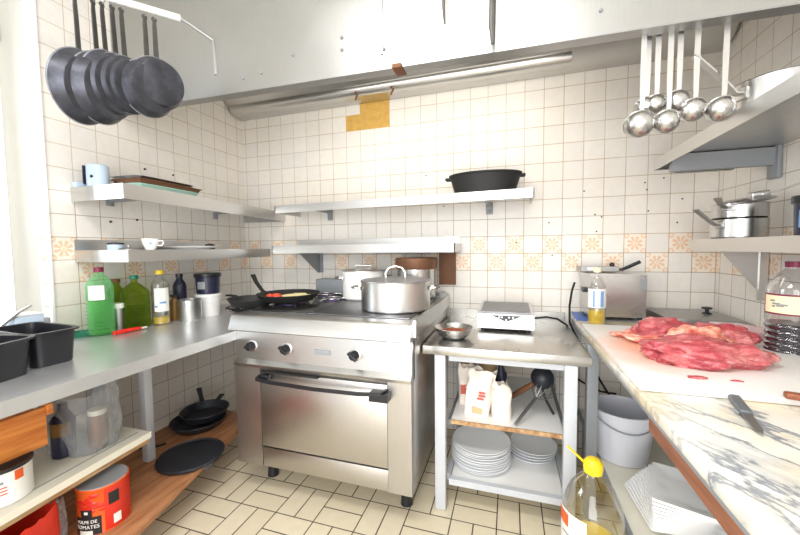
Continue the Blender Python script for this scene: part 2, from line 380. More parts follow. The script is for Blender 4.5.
# ------------------------------------------------------------------ hood
hd = thing('extractor_hood', 'large brushed stainless steel extractor hood over the range, filling the top of the picture', 'extractor hood', (0, -.95, 1.97))
def hz(x): return 1.994-.0145*x           # lower edge, hangs a touch lower on the right
b = MB(); b.add([(0.003, -.95, hz(0)), (W-.003, -.95, hz(W)), (W-.003, -.95, H-.003), (.003, -.95, H-.003), (.003, -.943, hz(0)), (W-.003, -.943, hz(W)), (W-.003, -.943, H-.003), (.003, -.943, H-.003)],
                [(0, 1, 2, 3), (7, 6, 5, 4), (0, 4, 5, 1), (1, 5, 6, 2), (2, 6, 7, 3), (3, 7, 4, 0)])
off = Matrix.Translation((0, .95, -1.97))
def sub(mb): mb.v = [off @ v for v in mb.v]; return mb
sub(b).build('front_panel', M['hood'], hd)
b = MB(); x0, x1 = .004, W-.004
b.add([(x0, -.951, hz(0)-.002), (x1, -.951, hz(W)-.002), (x1, -.90, hz(W)-.002), (x0, -.90, hz(0)-.002), (x0, -.951, hz(0)+.004), (x1, -.951, hz(W)+.004), (x1, -.90, hz(W)+.004), (x0, -.90, hz(0)+.004)],
      [(3, 2, 1, 0), (4, 5, 6, 7), (0, 1, 5, 4), (1, 2, 6, 5), (2, 3, 7, 6), (3, 0, 4, 7)])
b.add([(x0, -.905, hz(0)), (x1, -.905, hz(W)), (x1, -.905, hz(W)+.05), (x0, -.905, hz(0)+.05), (x0, -.90, hz(0)), (x1, -.90, hz(W)), (x1, -.90, hz(W)+.05), (x0, -.90, hz(0)+.05)],
      [(0, 1, 2, 3), (7, 6, 5, 4), (0, 4, 5, 1), (1, 5, 6, 2), (2, 6, 7, 3), (3, 7, 4, 0)])
sub(b).build('lip', M['steel_dark'], hd)
b = MB(); b.T = Matrix(((0, 0, 1, 0), (1, 0, 0, 0), (0, 1, 0, 0), (0, 0, 0, 1)))
b.prism([(-.004, 2.262), (-.10, 2.275), (-.20, 2.36), (-.55, 2.62), (-.55, 2.66), (-.004, 2.66)], .01, 3.10)
sub(b).build('back_duct', M['steel'], hd)
b = MB(); b.T = Matrix(((0, 0, 1, 0), (1, 0, 0, 0), (0, 1, 0, 0), (0, 0, 0, 1)))
b.prism([(-.10+.055*math.cos(a), 2.305+.055*math.sin(a)*.8) for a in [i*PI/8 for i in range(16)]], .03, 2.36)
sub(b).build('grease_channel', M['steel'], hd)
for x, z0, z1, r in ((1.80, 2.08, 2.3, .006), (1.975, 1.975, 2.3, .012)):
    sub(MB().tube([(x+.005, -.99, z1+.1), (x, -.99, z0+.06), (x+.003, -.985, z0)], [r*.8, r, r*.6])).build('hanging_hook', M['panhandle'], hd)
b = sub(MB().box(1.535, 1.545, -.957, -.95, 2.03, 2.6)); b.build('seam_strip', M['hood'], hd)
for x, z in ((1.55, 2.05), (2.33, 2.04), (1.12, 2.10), (1.36, 2.08), (.95, 2.05), (.85, 2.04), (1.36, 2.13)):
    sub(MB().ball((x, -.952, z), .007, 10, 6)).build('rivet', M['greyd'], hd)
sub(MB().box(1.585, 1.625, -.965, -.89, 1.962, 1.98, .003)).build('clip', M['brown'], hd)
for (x) in (1.05, 1.30): sub(MB().tube([(x, -.10, 2.30), (x+.01, -.16, 2.27), (x+.03, -.17, 2.25), (x+.0, -.13, 2.24)], .006)).build('pipe_bracket', M['brown'], hd)
b = sub(MB().tube([(2.36, -.868, 2.035), (2.86, -.868, 2.03)], .007)); b.build('ladle_rail', M['steel_dark'], hd)
for x in (2.38, 2.84): sub(MB().tube([(x, -.868, 2.033), (x, -.902, 2.035)], .006)).build('rail_bracket', M['steel_dark'], hd)

# ------------------------------------------------------------------ rail and pans
rl = thing('pot_rail', 'white hanging rail in front of the hood carrying the black pans', 'rail', (.60, -1.05, 2.30))
d = Vector((-.143, -.169, 0)).normalized()
MB().tube([(0, 0, 0), d*.52], .014, 16).build('bar', M['bone'], rl)
MB().tube([(0, 0, 0), (.02, .03, -.012), (.085, .097, -.06)], .0055).tube([(.085, .097, -.055), (.088, .098, -.10), (.092, .098, -.22)], .006).build('bracket', M['steel_dark'], rl)
PAN = [  # hook x,y, disc centre z, radius, tilt offset, label
 (.374, -1.320, 1.909, .150, 'leftmost and largest black iron pan on the hanging rail, nearest the window'),
 (.409, -1.277, 1.918, .146, 'second black pan from the left on the rail, hanging as low as the leftmost'),
 (.428, -1.256, 1.944, .137, 'third black pan from the left on the hanging rail, mostly behind the fourth'),
 (.449, -1.231, 1.952, .126, 'fourth black pan from the left on the hanging rail'),
 (.468, -1.208, 1.955, .121, 'middle right black pan on the rail, fifth from the left, handle doubled against the fourth'),
 (.519, -1.148, 1.952, .122, 'black pan second from the right on the rail, half hidden by the front one'),
 (.540, -1.123, 1.985, .115, 'rightmost black pan on the rail, in front, whole round base showing')]
for i, (hx, hy, cz, r, lab) in enumerate(PAN):
    n = math.radians(-12 - 0*i)      # base faces the room
    p = thing('frying_pan', lab, 'pan', (hx, hy, 2.30), math.radians([106, 104, 102, 98, 95, 86, 76][i]), 'black pans hanging from the rail')
    r *= .93; cz -= .006; dx = (-.010, -.004, .0, .0, .0, -.012, -.006)[i]; L = 2.30-cz; ty = .03
    b = MB(); b.T = Matrix.Translation((dx, -.02, -L)) @ Matrix.Rotation(math.radians(8), 4, 'X')
    rb = r*.80
    b.lathe([(0, -.032), (rb, -.032), (rb+.006, -.029), (r, .012), (r+.002, .014), (r-.001, .014), (rb, -.026), (0, -.028)], seg=56, axis='y')
    bd = b.build('pan_body', M['panblk'], p, 28)
    b2 = MB(); b2.T = b.T; b2.lathe([(r+.0005, .0105), (r+.003, .0125), (r+.0025, .0155), (r-.0005, .0155), (r+.0005, .0105)], seg=56, axis='y'); b2.build('rim', M['rimglint'], bd)  # lighter ring paints a rim highlight that sets the pans apart
    b = MB(); z1 = -L+r-.012
    b.strap([(0, .012, -.038), (0, .012, -.07), (0, .010, -.12), (dx*.2, .006, z1+.035), (dx*.5, -.002, z1+.008), (dx, -.020, z1-.018)], [.013, .017, .018, .020, .020, .024], .005, (1, 0, 0))
    b.lathe([(.006, -.002), (.011, -.002), (.011, .003), (.006, .003), (.006, -.002)], (0, .012, -.034), 16, 'y')
    b.build('handle', M['panhandle'], p)
    MB().tube([(0, .012, -.030), (.006, .008, -.022), (.004, .0, -.012), (0, 0, .016), (-.006, 0, .012)], .0025, 6).build('hook', M['steel_dark'], p)

# ------------------------------------------------------------------ ladles
LAD = [(2.470, 1.668, .043, .10, 'leftmost ladle under the hood, with the biggest bowl'), (2.495, 1.735, .030, .0, 'ladle whose bowl hides behind the biggest one'),
       (2.520, 1.735, .030, .03, 'third ladle from the left, small bowl hanging higher behind'), (2.550, 1.668, .037, .08, 'fourth ladle from the left, bowl low beside the biggest'),
       (2.585, 1.738, .035, .02, 'fifth ladle from the left, dark bowl hanging high'), (2.627, 1.700, .036, .06, 'second ladle from the right under the hood'),
       (2.706, 1.695, .038, .05, 'rightmost ladle under the hood, apart from the others')]
for i, (x, zb, r, dy, lab) in enumerate(LAD):
    yy = -.868-.012-(dy*.35)
    p = thing('ladle', 'steel '+lab, 'ladle', (x, yy, 2.03), 0, 'steel ladles hanging under the hood')
    L = 2.03-zb; r *= 1.08; th = math.radians(-52); ht = -L+r*.79
    b = MB(); b.strap([(0, .012+dy*.35, .012), (0, .0+dy*.2, .014), (0, 0, -.02), (0, 0, -.1), (0, .002, ht*.6), (0, .002, ht+.02), (0, .006, ht-.006)], [.010, .012, .014, .016, .017, .014, .012], .0035, (1, 0, 0)); b.build('handle', M['steel'], p)
    b = MB(); b.T = Matrix.Translation((0, r*.62, -L)) @ Matrix.Rotation(th, 4, 'X')
    pr = [(0, -r)]+[(r*math.sin(a), -r*math.cos(a)) for a in [k*PI/18 for k in range(1, 10)]]+[(r+.002, .002), (r-.002, .002)]+[((r-.003)*math.sin(a), -(r-.003)*math.cos(a)) for a in [k*PI/18 for k in range(9, 0, -1)]]+[(0, -r+.003)]
    b.lathe(pr, seg=28); b.build('bowl', M['polish'], p, 40)

# ------------------------------------------------------------------ left shelves
def shelf_poly(name, label, poly, ztop, th, lip, mat, up=None, brk=(), tilt=0):
    cx, cy = poly[0]
    p = thing(name, label, 'shelf', (cx, cy, ztop)); q = [(x-cx, y-cy) for x, y in poly]
    f = lambda k: (lambda x, y: k+tilt*(-(y)))
    b = MB(); b.prism(q, f(-.008), f(0)); b.build('board', mat, p)
    b = MB()
    for (a, c) in lip:
        A, B_ = Vector(q[a]), Vector(q[c]); dn = (B_-A).normalized(); nn = Vector((-dn.y, dn.x))*.006
        A = A-nn*.25; B_ = B_-nn*.25; b.prism([tuple(A), tuple(B_), tuple(B_+nn), tuple(A+nn)], f(-th), f(0.001))
    b.build('folded_edge', mat, p)
    if up:
        (a, c, h) = up; A, B_ = Vector(q[a]), Vector(q[c]); dn = (B_-A).normalized(); nn = Vector((-dn.y, dn.x))*.008
        b = MB(); b.prism([tuple(A), tuple(B_), tuple(B_+nn), tuple(A+nn)], f(-.005), f(h)); b.build('upstand', mat, p)
    for bb in brk: bb(p, cx, cy, ztop)
    return p
def wallbracket_left(y, drop=.055, reach=.36):
    def fn(p, cx, cy, zt):
        b = MB(); b.tube([(.004-cx, y-cy, -.035), (.004-cx, y-cy, -drop)], .02, 12, .5); b.box(.0-cx+.004, reach-cx, y-.012-cy, y+.012-cy, -.050, -.034)
        b.build('bracket', M['greyd'], p)
    return fn
pl = [(.003, -1.17), (.355, -1.17), (.385, -.01), (.003, -.01)]
shelf_poly('wall_shelf', 'upper steel shelf on the left wall, bearing a pale box and stacked trays', pl, 1.552, .068, [(0, 1), (1, 2), (2, 3)], M['steel'], None, [wallbracket_left(-1.0, .07, .30), wallbracket_left(-.30, .085, .30)], tilt=.022)
pl = [(.003, -1.17), (.365, -1.17), (.365, -.17), (.003, -.17)]
shelf_poly('wall_shelf', 'lower steel shelf on the left wall with the white cup on it', pl, 1.247, .056, [(0, 1), (1, 2), (2, 3)], M['steel'], (0, 3, .055), [wallbracket_left(-1.0, .05, .30), wallbracket_left(-.45, .05, .30)])
# back shelves
def back_shelf(name, label, x0, x1, dep, zt0, zt1, th, back=0, tri=(), sm=()):
    p = thing(name, label, 'shelf', (x0, -.003, zt0)); L = x1-x0; f = lambda k: (lambda x, y: k+(zt1-zt0)*x/L)
    MB().prism([(.001, -dep+.001), (L-.001, -dep+.001), (L-.001, 0), (.001, 0)], f(-.008), f(0)).build('board', M['steel'], p)
    b = MB().prism([(0, -dep), (L, -dep), (L, -dep+.006), (0, -dep+.006)], f(-th), f(.001)); b.prism([(0, -dep), (.006, -dep), (.006, 0), (0, 0)], f(-th), f(.001)); b.prism([(L-.006, -dep), (L, -dep), (L, 0), (L-.006, 0)], f(-th), f(.001))
    b.build('folded_edge', M['steel'], p)
    if back: MB().prism([(.02, -.01), (L-.01, -.01), (L-.01, 0), (.02, 0)], f(-.002), f(back)).build('upstand', M['steel'], p)
    for x in tri:
        b = MB(); b.T = Matrix.Translation((x, 0, 0)) @ Matrix(((0, 0, 1, 0), (1, 0, 0, 0), (0, 1, 0, 0), (0, 0, 0, 1)))
        b.prism([(-.001, -.012), (-dep+.02, -.012), (-dep+.02, -.05), (-.03, -.20), (-.001, -.20)], 0, .004)
        b.T = Matrix.Translation((x, 0, 0)); b.box(0, .03, -.004, 0, -.20, -.012); b.build('bracket', M['greyd'], p)
    for x in sm:
        b = MB(); b.box(x-.013, x+.013, -dep+.06, -.002, -.034, -.009); b.box(x-.022, x+.022, -.008, -.002, -.085, -.009, .003); b.ball((x, -.012, -.065), .009, 10, 6); b.build('bracket', M['greyd'], p)
    return p
back_shelf('wall_shelf', 'long upper steel shelf on the back wall, bearing the black oval pot', .515, 2.165, .30, 1.538, 1.560, .050, 0, (), (.26, 1.40))
sh2 = back_shelf('wall_shelf', 'steel shelf on the back wall directly above the range', .475, 1.735, .29, 1.267, 1.270, .052, .045, (.20,), ())
b = MB(); b.box(1.115, 1.225, -.02, 0, -.27, -.05); b.build('side_plate', M['brown'], sh2); b = MB(); b.box(.72, 1.25, -.24, -.06, -.055, -.012, .004); b.build('underside_tray', M['greyd'], sh2)
# right shelves
ps = thing('wall_shelf', 'upper steel shelf on the right wall, bearing the tilted saucepan', 'shelf', (W-.003, -.30, 1.660))
MB().prism([(-.399, -1.9), (0, -1.9), (0, -.001), (-.399, -.001)], -.008, 0).build('board', M['steel'], ps)
b = MB().box(-.40, -.394, -1.9, 0, -.050, .001).box(-.394, 0, -.006, 0, -.050, .001); b.build('folded_edge', M['steel'], ps)
MB().box(-.38, -.004, -.150, -.12, -.085, -.012).box(-.016, -.0, -.165, -.10, -.14, .09, .004).build('bracket', M['greyd'], ps)
MB().box(-.33, -.10, -.04, -.012, -.075, -.012).build('brace', M['steel_dark'], ps)
ps = thing('wall_shelf', 'lower steel shelf on the right wall, bearing the stacked saucepans', 'shelf', (W-.003, -.30, 1.268))
MB().prism([(-.239, -1.9), (0, -1.9), (0, -.001), (-.239, -.001)], -.008, 0).build('board', M['steel'], ps)
MB().box(-.24, -.234, -1.9, 0, -.052, .001).box(-.234, 0, -.006, 0, -.052, .001).build('folded_edge', M['steel'], ps)
b = MB(); b.T = Matrix(((1, 0, 0, 0), (0, 0, 1, 0), (0, 1, 0, 0), (0, 0, 0, 1))); b.prism([(-.20, -.012), (0, -.012), (0, -.25), (-.01, -.25)], -.105, -.10)
b.T = Matrix.Identity(4); b.box(-.03, 0, -.112, -.098, -.27, -.012); b.build('bracket', M['steel'], ps)

# ------------------------------------------------------------------ left counter
CZ = .835
ct = thing('worktop_counter', 'long stainless steel counter along the left wall with the bottles and tubs on it', 'counter', (0, 0, 0))
b = MB(); b.box(.003, .718, -2.9, -.003, CZ-.010, CZ); b.box(.718, .724, -2.9, -.003, CZ-.045, CZ); b.box(.003, .716, -.90, -.895, CZ-.045, CZ-.01); b.build('top', M['steel_top'], ct)
MB().box(.315, .355, -1.12, -1.08, .202, CZ-.012, .003).build('leg', M['grey'], ct)
MB().box(.06, .10, -1.165, -1.125, 0, CZ-.012, .003).build('leg', M['grey'], ct)
sh = thing('shelf_board', 'chipped white shelf board under the left counter, carrying the white tin', 'shelf', (0, -1.245, .427))
b = MB(); b.prism([(.003, 0), (.548, 0), (.60, -.5), (.60, -1.6), (.003, -1.6)], 0, .028); b.build('top_layer', M['cream'], sh)
b = MB(); b.prism([(.003, -.003), (.543, -.003), (.592, -.5), (.592, -1.6), (.003, -1.6)], -.020, 0); b.build('core', M['edge'], sh)
b = MB(); b.prism([(.548, .001), (.555, .001), (.607, -.5), (.607, -1.6), (.600, -1.6), (.60, -.5)], .004, .030); b.build('edge_band', M['cream'], sh)
b = MB().prism([(.50, -.02), (.505, -.02), (.56, -.55), (.555, -.55)], .028, .0295); b.build('dark_line', M['greyd'], sh)
pw = tag(MB().prism([(.10, -.50), (.52, -.60), (.545, -.74), (.648, -1.146), (.707, -1.377), (.78, -1.70), (.78, -2.2), (.10, -2.2)], .175, .20).build('shelf_board', M['ply']), 'orange brown plywood shelf low under the left counter', 'shelf')
for (x, y) in ((.14, -.75), (.40, -.82), (.14, -2.1), (.60, -2.0)): MB().box(x-.02, x+.02, y-.02, y+.02, 0, .175).build('leg', M['greyd'], pw)

# ------------------------------------------------------------------ range
SX0, SX1, SY = .725, 1.645, -.93
st = thing('range_cooker', 'large stainless steel professional range with oven in the middle of the kitchen', 'range', (SX0, 0, 0))
w = SX1-SX0
def sb(): m = MB(); return m
sb().box(0, w, SY+.04, -.03, .165, .84, .002).build('body', M['oven'], st)
for x in (.075, w-.075): 
    for y in (-.76, -.12): MB().lathe([(.026, .17), (.024, .06), (.030, .0), (0, .0)], (x, y, 0), 18).build('foot', M['black'], st)
b = sb(); b.prism([(0, SY), (.148, SY), (.148, SY+.04), (0, SY+.04)], .165, .665); b.build('side_panel', M['oven'], st)
b = sb(); b.prism([(.812, SY), (w, SY), (w, SY+.04), (.812, SY+.04)], .165, .665); b.build('side_panel', M['oven'], st)
b = sb(); b.box(.150, .810, SY+.002, SY+.04, .270, .648, .003); dr = b.build('oven_door', M['oven'], st)
b = sb(); b.box(.150, .810, SY+.004, SY+.04, .165, .262, .002); b.build('lower_panel', M['oven'], st)
b = sb(); b.box(.150, .810, SY+.028, SY+.039, .262, .270); b.build('dark_gap', M['blackm'], st)
pts = [(.150, SY-.004, .625), (.162, SY-.045, .624), (.25, SY-.058, .622), (.48, SY-.062, .618), (.70, SY-.058, .620), (.80, SY-.045, .624), (.812, SY-.004, .625)]
b = MB(); b.strap(pts, .015, .009, (0, 0, 1)); b.build('door_handle', M['black'], dr)
b = MB(); b.prism([(.745, SY-.05), (.83, SY-.05), (.83, SY), (.745, SY)], .590, .625); b.build('handle_end', M['black'], dr)
b = MB(); b.box(.160, .215, SY-.03, SY, .610, .64, .004); b.build('handle_end', M['black'], dr)
b = MB(); b.box(.17, .48, SY-.02, SY, .648, .655); b.build('door_gap', M['blackm'], dr)
# control panel, slightly set back, ledge below
b = MB(); b.T = Matrix(((0, 0, 1, 0), (1, 0, 0, 0), (0, 1, 0, 0), (0, 0, 0, 1)))
b.prism([(SY-.006, .665), (SY-.010, .680), (SY+.012, .700), (SY+.020, .842), (SY+.06, .842), (SY+.06, .665)], 0, w); b.build('control_panel', M['steel'], st)
def knob(x, z, blackk):
    k = MB(); k.lathe([(0, 0), (.030, 0), (.030, -.004), (.026, -.006), (0, -.006)], (x, SY+.018, z), 28, 'y'); d_ = k.build('knob_dial', M['polish'], st)
    k = MB(); k.lathe([(.022, -.004), (.021, -.028), (.017, -.034), (0, -.034)], (x, SY+.018, z), 24, 'y'); k.T = Matrix.Translation((x, SY-.012, z)) @ Matrix.Rotation(.7 if blackk else 0, 4, 'Y'); k.box(-(.026 if blackk else .018), .026 if blackk else .018, -.012, .002, -.007, .007, .002)
    k.build('knob', M['black'], d_)
knob(.095, .765, False); knob(.295, .765, True); knob(.655, .765, True)
MB().box(.45, .53, SY+.010, SY+.018, .752, .775, .002).build('badge', M['greyd'], st)
# top with rounded front lip
b = MB(); b.T = Matrix(((0, 0, 1, 0), (1, 0, 0, 0), (0, 1, 0, 0), (0, 0, 0, 1)))
prof = [(SY+.03, .845), (SY-.022, .845), (SY-.028, .850), (SY-.006, .914), (SY+.002, .920), (SY+.02, .922), (-.03, .922), (-.03, .845)]
b.prism(prof, -.010, w+.004); b.build('top_frame', M['steel'], st)
MB().box(.37, w-.03, SY+.09, -.12, .9225, .928, .002).build('hotplate', M['stovetop'], st)
MB().box(.02, .365, SY+.09, -.12, .9225, .925, .001).build('burner_well', M['stovetop'], st)
b = MB(); b.prism([(.0, -.03), (w+.0, -.03), (w, -.075), (.0, -.075)], .922, .950); b.build('back_rail', M['steel'], st)
b = MB(); b.box(.005, .24, -.16, -.04, .93, 1.03, .006); b.build('flue_box', M['greyd'], st)
b = MB(); b.prism([(w+.004, SY+.02), (w+.018, SY+.02), (w+.018, -.04), (w+.004, -.04)], .86, .935); b.build('side_strip', M['steel'], st)
for (x, y) in ((.10, -.60), (.27, -.40), (.12, -.22)):
    bu = MB().lathe([(0, .925), (.055, .925), (.055, .930), (.04, .936), (0, .937)], (x, y, 0), 28).build('burner', M['flame'], st)  # flame's violet is put into the burner cap colour
    b = MB()
    for k in range(6):
        a = k*PI/3+.3; b.tube([(x+.055*math.cos(a), y+.055*math.sin(a), .938), (x+.10*math.cos(a), y+.10*math.sin(a), .938), (x+.12*math.cos(a), y+.12*math.sin(a), .928)], .004, 6)
    b.tube([(x+.055*math.cos(i*PI/12), y+.055*math.sin(i*PI/12), .938) for i in range(25)], .004, 6)
    b.build('trivet', M['polish'], bu)

# ------------------------------------------------------------------ pots on the range
def pot(name, label, loc, r, h, mat, lid=True, rz=0, handle='loop', cat='pot', lidmat=None):
    p = thing(name, label, cat, loc, rz)
    b = MB(); b.lathe([(0, 0), (r-.008, 0), (r, .008), (r, h), (r+.004, h+.001), (r+.004, h+.005), (r-.003, h+.005), (r-.004, .006), (0, .006)], seg=64); b.build('pot_body', mat, p, 30)
    for s in (-1, 1):
        b = MB(); b.tube([(s*r, -.045, h*.78), (s*(r+.025), -.045, h*.80), (s*(r+.045), -.025, h*.81), (s*(r+.045), .025, h*.81), (s*(r+.025), .045, h*.80), (s*r, .045, h*.78)], .006)
        b.box(s*r-.004, s*r+.004, -.06, -.03, h*.72, h*.84, .002).box(s*r-.004, s*r+.004, .03, .06, h*.72, h*.84, .002); b.build('handle', M['polish'], p)
    if lid:
        b = MB(); b.lathe([(r+.004, h+.006), (r+.003, h+.010), (r*.93, h+.012), (r*.5, h+.022), (0, h+.026), (0, h+.022), (r*.93, h+.007)], seg=64); l = b.build('lid', lidmat or mat, p, 30)
        b = MB(); 
        if lid == 'arch': b.strap([(-.05, 0, h+.02), (-.052, 0, h+.045), (-.035, 0, h+.072), (0, 0, h+.082), (.035, 0, h+.072), (.052, 0, h+.045), (.05, 0, h+.02)], .022, .006, (0, 1, 0))
        else: b.tube([(-.05, 0, h+.022), (-.048, 0, h+.04), (.048, 0, h+.04), (.05, 0, h+.022)], .006)
        b.build('lid_handle', M['polish'], l)
    return p
pot('stock_pot', 'large aluminium stock pot with arched lid handle at front right of the range', (1.472, -.600, .929), .180, .140, M['alu'], 'arch', .25, lidmat=M['steel_dark'])
pot('stock_pot', 'white enamelled pot with lid standing behind left of the big aluminium pot', (1.155, -.29, .929), .130, .168, M['white'], 'bar', .5, lidmat=M['alu'])
p = thing('saucepan', 'brown stained pot steaming at the back right of the range', 'pot', (1.478, -.20, .929))
MB().lathe([(0, 0), (.115, 0), (.12, .006), (.12, .20), (.126, .203), (.126, .21), (.114, .21), (.113, .01), (0, .008)], seg=48).build('pot_body', M['polish'], p, 30)
MB().lathe([(.127, .185), (.132, .205), (.132, .245), (.126, .252), (0, .256), (0, .25), (.122, .246), (.125, .19)], seg=48).build('lid', M['copper'], p, 30)
def skillet(name, label, loc, r, rz, hl, rise, content=None, mat=None):
    p = thing(name, label, 'pan', loc, rz)
    b = MB(); b.lathe([(0, 0), (r*.78, 0), (r*.82, .003), (r, .042), (r+.003, .043), (r+.001, .046), (r-.004, .044), (r*.8, .007), (0, .005)], seg=48); b.build('pan_body', mat or M['blackm'], p, 30)
    b = MB(); b.strap([(r*.9, 0, .030), (r+.03, 0, .045), (r+.08, 0, .045+rise*.5), (r+hl, 0, .045+rise)], [.03, .024, .024, .03], .009, (0, 1, 0)); b.build('handle', mat or M['blackm'], p)
    return p
skillet('frying_pan', 'empty black frying pan at the left edge of the range, half under the other', (.630, -.69, .924), .125, 2.9, .10, .0)
fp = skillet('frying_pan', 'black frying pan holding egg and tomato on the back burner of the range', (.800, -.575, .943), .178, math.radians(172), .11, .10)
tag(MB().ball((0, 0, 0), 1, 24, 14, (.105, .09, .022), nz(5, .35)).build('scrambled_egg', M['egg']), 'pale yellow chopped egg in the frying pan', 'food', None, (.845, -.55, .957))
for k, (x, y, s_, lab) in enumerate(((.775, -.655, .034, 'large piece of red tomato at the front of the frying pan'), (.70, -.62, .022, 'small tomato piece at the left of the frying pan'))):
    tag(MB().ball((0, 0, 0), s_, 18, 12, (1, .9, .75), nz(3, .15, k)).build('tomato_piece', M['tomato']), lab, 'tomato', None, (x, y, .968))

# ------------------------------------------------------------------ small table
tb = thing('work_table', 'small stainless steel table with grey frame and two shelves right of the range', 'table', (1.66, 0, 0))
TZ = .79; b = MB(); b.box(-.006, .705, -.765, -.004, TZ-.042, TZ, .004); b.build('top', M['table'], tb)
MB().box(.0, .705, -.020, -.004, TZ, TZ+.05).build('upstand', M['table'], tb)
for (x, y) in ((.050, -.758), (.604, -.758), (.050, -.07), (.604, -.07)): MB().box(x, x+.050, y, y+.04, 0.002, TZ-.042, .003).build('leg', M['grey'], tb)
MB().box(.112, .604, -.73, -.70, TZ-.075, TZ-.042).build('apron', M['grey'], tb); MB().box(.112, .604, -.06, -.03, TZ-.075, TZ-.042).build('apron', M['grey'], tb)
b = MB(); b.box(.112, .605, -.735, -.71, .118, .148).box(.127, .605, -.06, -.035, .118, .148); b.box(.09, .115, -.70, -.06, .118, .148).box(.617, .642, -.70, -.06, .118, .148); b.build('lower_frame', M['grey'], tb)
b = MB(); b.box(.118, .614, -.708, -.06, .118, .140); b.build('lower_shelf', M['white'], tb)
b = MB(); b.box(.120, .612, -.715, -.05, .412, .428); ms = b.build('middle_shelf', M['white'], tb)
MB().box(.120, .612, -.722, -.715, .410, .429).build('edge', M['edge'], ms)
MB().box(.100, .118, -.685, -.07, .385, .41).build('shelf_rail', M['greyd'], tb); MB().box(.617, .635, -.685, -.07, .385, .41).build('shelf_rail', M['greyd'], tb)

# induction plate
ip = thing('induction_cooker', 'stainless tabletop induction cooker on the small table', 'cooker', (1.875, -.41, TZ))
IW, ID = .290, .34
b = MB(); b.prism([(0, 0), (IW, 0), (IW-.0, ID), (.0, ID)], .018, lambda x, y: .095+.04*y); b.build('casing', M['steel'], ip)
b = MB(); b.prism([(.015, .035), (IW-.015, .035), (IW-.015, ID-.01), (.015, ID-.01)], lambda x, y: .0955+.04*y, lambda x, y: .100+.04*y); b.build('glass_top', M['stovetop'], ip)
b = MB(); b.T = Matrix.Translation((0, 0, 0)) @ Matrix(((1, 0, 0, 0), (0, 0, -1, 0), (0, 1, 0, 0), (0, 0, 0, 1)))
b.prism([(.07, .090), (.235, .090), (.15, .056)], -.0005, .002); cp = b.build('control_panel', M['black'], ip)
for x, z in ((.115, .080), (.128, .080), (.165, .080), (.185, .080), (.150, .066)): MB().lathe([(0, -.004), (.005, -.004), (.005, 0)], (x, 0, z), 12, 'y').build('button', M['white'], cp)
for x in (.03, IW-.03):
    for y in (.03, ID-.03): MB().lathe([(.012, .001), (.012, .018)], (x, y, 0), 14).build('foot', M['black'], ip)
tag(MB().tube([(2.168, -.22, .835), (2.24, -.215, .845), (2.30, -.20, .835), (2.35, -.19, .80), (2.378, -.18, .70), (2.372, -.12, .55), (2.36, -.06, .40), (2.40, -.05, .36)], .006, 8).build('power_cord', M['rubber']), 'black power cord from the induction cooker over the table edge', 'cord')
tag(MB().tube([(2.392, -.16, 1.04), (2.380, -.15, .99), (2.374, -.12, .90), (2.377, -.11, .80), (2.436, -.10, .668), (2.50, -.09, .544), (2.585, -.08, .40), (2.62, -.07, .34)], .006, 8).build('power_cord', M['rubber']), 'black cord dropping behind the marble counter from the steel fryer', 'cord')
tag(MB().tube([(2.385, -.05, .52), (2.43, -.05, .45), (2.50, -.05, .41), (2.56, -.05, .385), (2.64, -.05, .38)], .006, 8).build('power_cord', M['rubber']), 'black cord running sideways low behind the grey bucket', 'cord')
# small bowl
p = thing('mixing_bowl', 'small steel bowl with food scraps on the corner of the small table', 'bowl', (1.775, -.600, TZ))
b = MB(); b.lathe([(0, 0), (.045, 0), (.075, .018), (.092, .048), (.097, .056), (.095, .058), (.089, .05), (.072, .021), (.044, .004), (0, .003)], seg=44); b.build('bowl_body', M['polish'], p, 35)
tag(MB().ball((0, 0, 0), 1, 24, 14, (.060, .055, .016), nz(6, .5)).build('food_scraps', M['stew']), 'reddish brown food scraps in the small steel bowl', 'food', None, (1.775, -.60, TZ+.032))

# table contents: plates
def plate_mesh(r):
    return MB().lathe([(0, 0), (r*.6, 0), (r*.62, .003), (r*.98, .016), (r, .018), (r*.985, .0195), (r*.62, .007), (0, .006)], seg=56)
pr_ = None
GP = 'round white plates on the bottom shelf of the small table'
for k in range(11):
    z = .1405+k*.0105; x = 1.905+.004*math.sin(k*2.1); y = -.545+.004*math.cos(k*1.7)
    if pr_ is None: pr_ = plate_mesh(.145).build('plate', M['plate'], None, 30); o = pr_
    else: o = pr_.copy(); C.objects.link(o)
    pos = 'topmost' if k == 10 else 'lowest' if k == 0 else None
    lab = 'round white plate in the left stack under the small table, topmost of its stack' if k == 10 else 'round white plate in the left stack under the small table, lowest of its stack' if k == 0 else 'round white plate in the middle of the tall left stack under the small table'
    tag(o, lab, 'plate', GP, (x, y, z))
for k in range(4):
    o = pr_.copy(); C.objects.link(o); z = .1405+k*.0145
    tag(o, ('round white plate in the low right stack under the small table, ' + ['lowest of the four', 'second from the bottom', 'second from the top', 'topmost of the four'][k]), 'plate', GP, (2.155+.004*k, -.40, z)); o.scale = (.82, .82, 1.05)
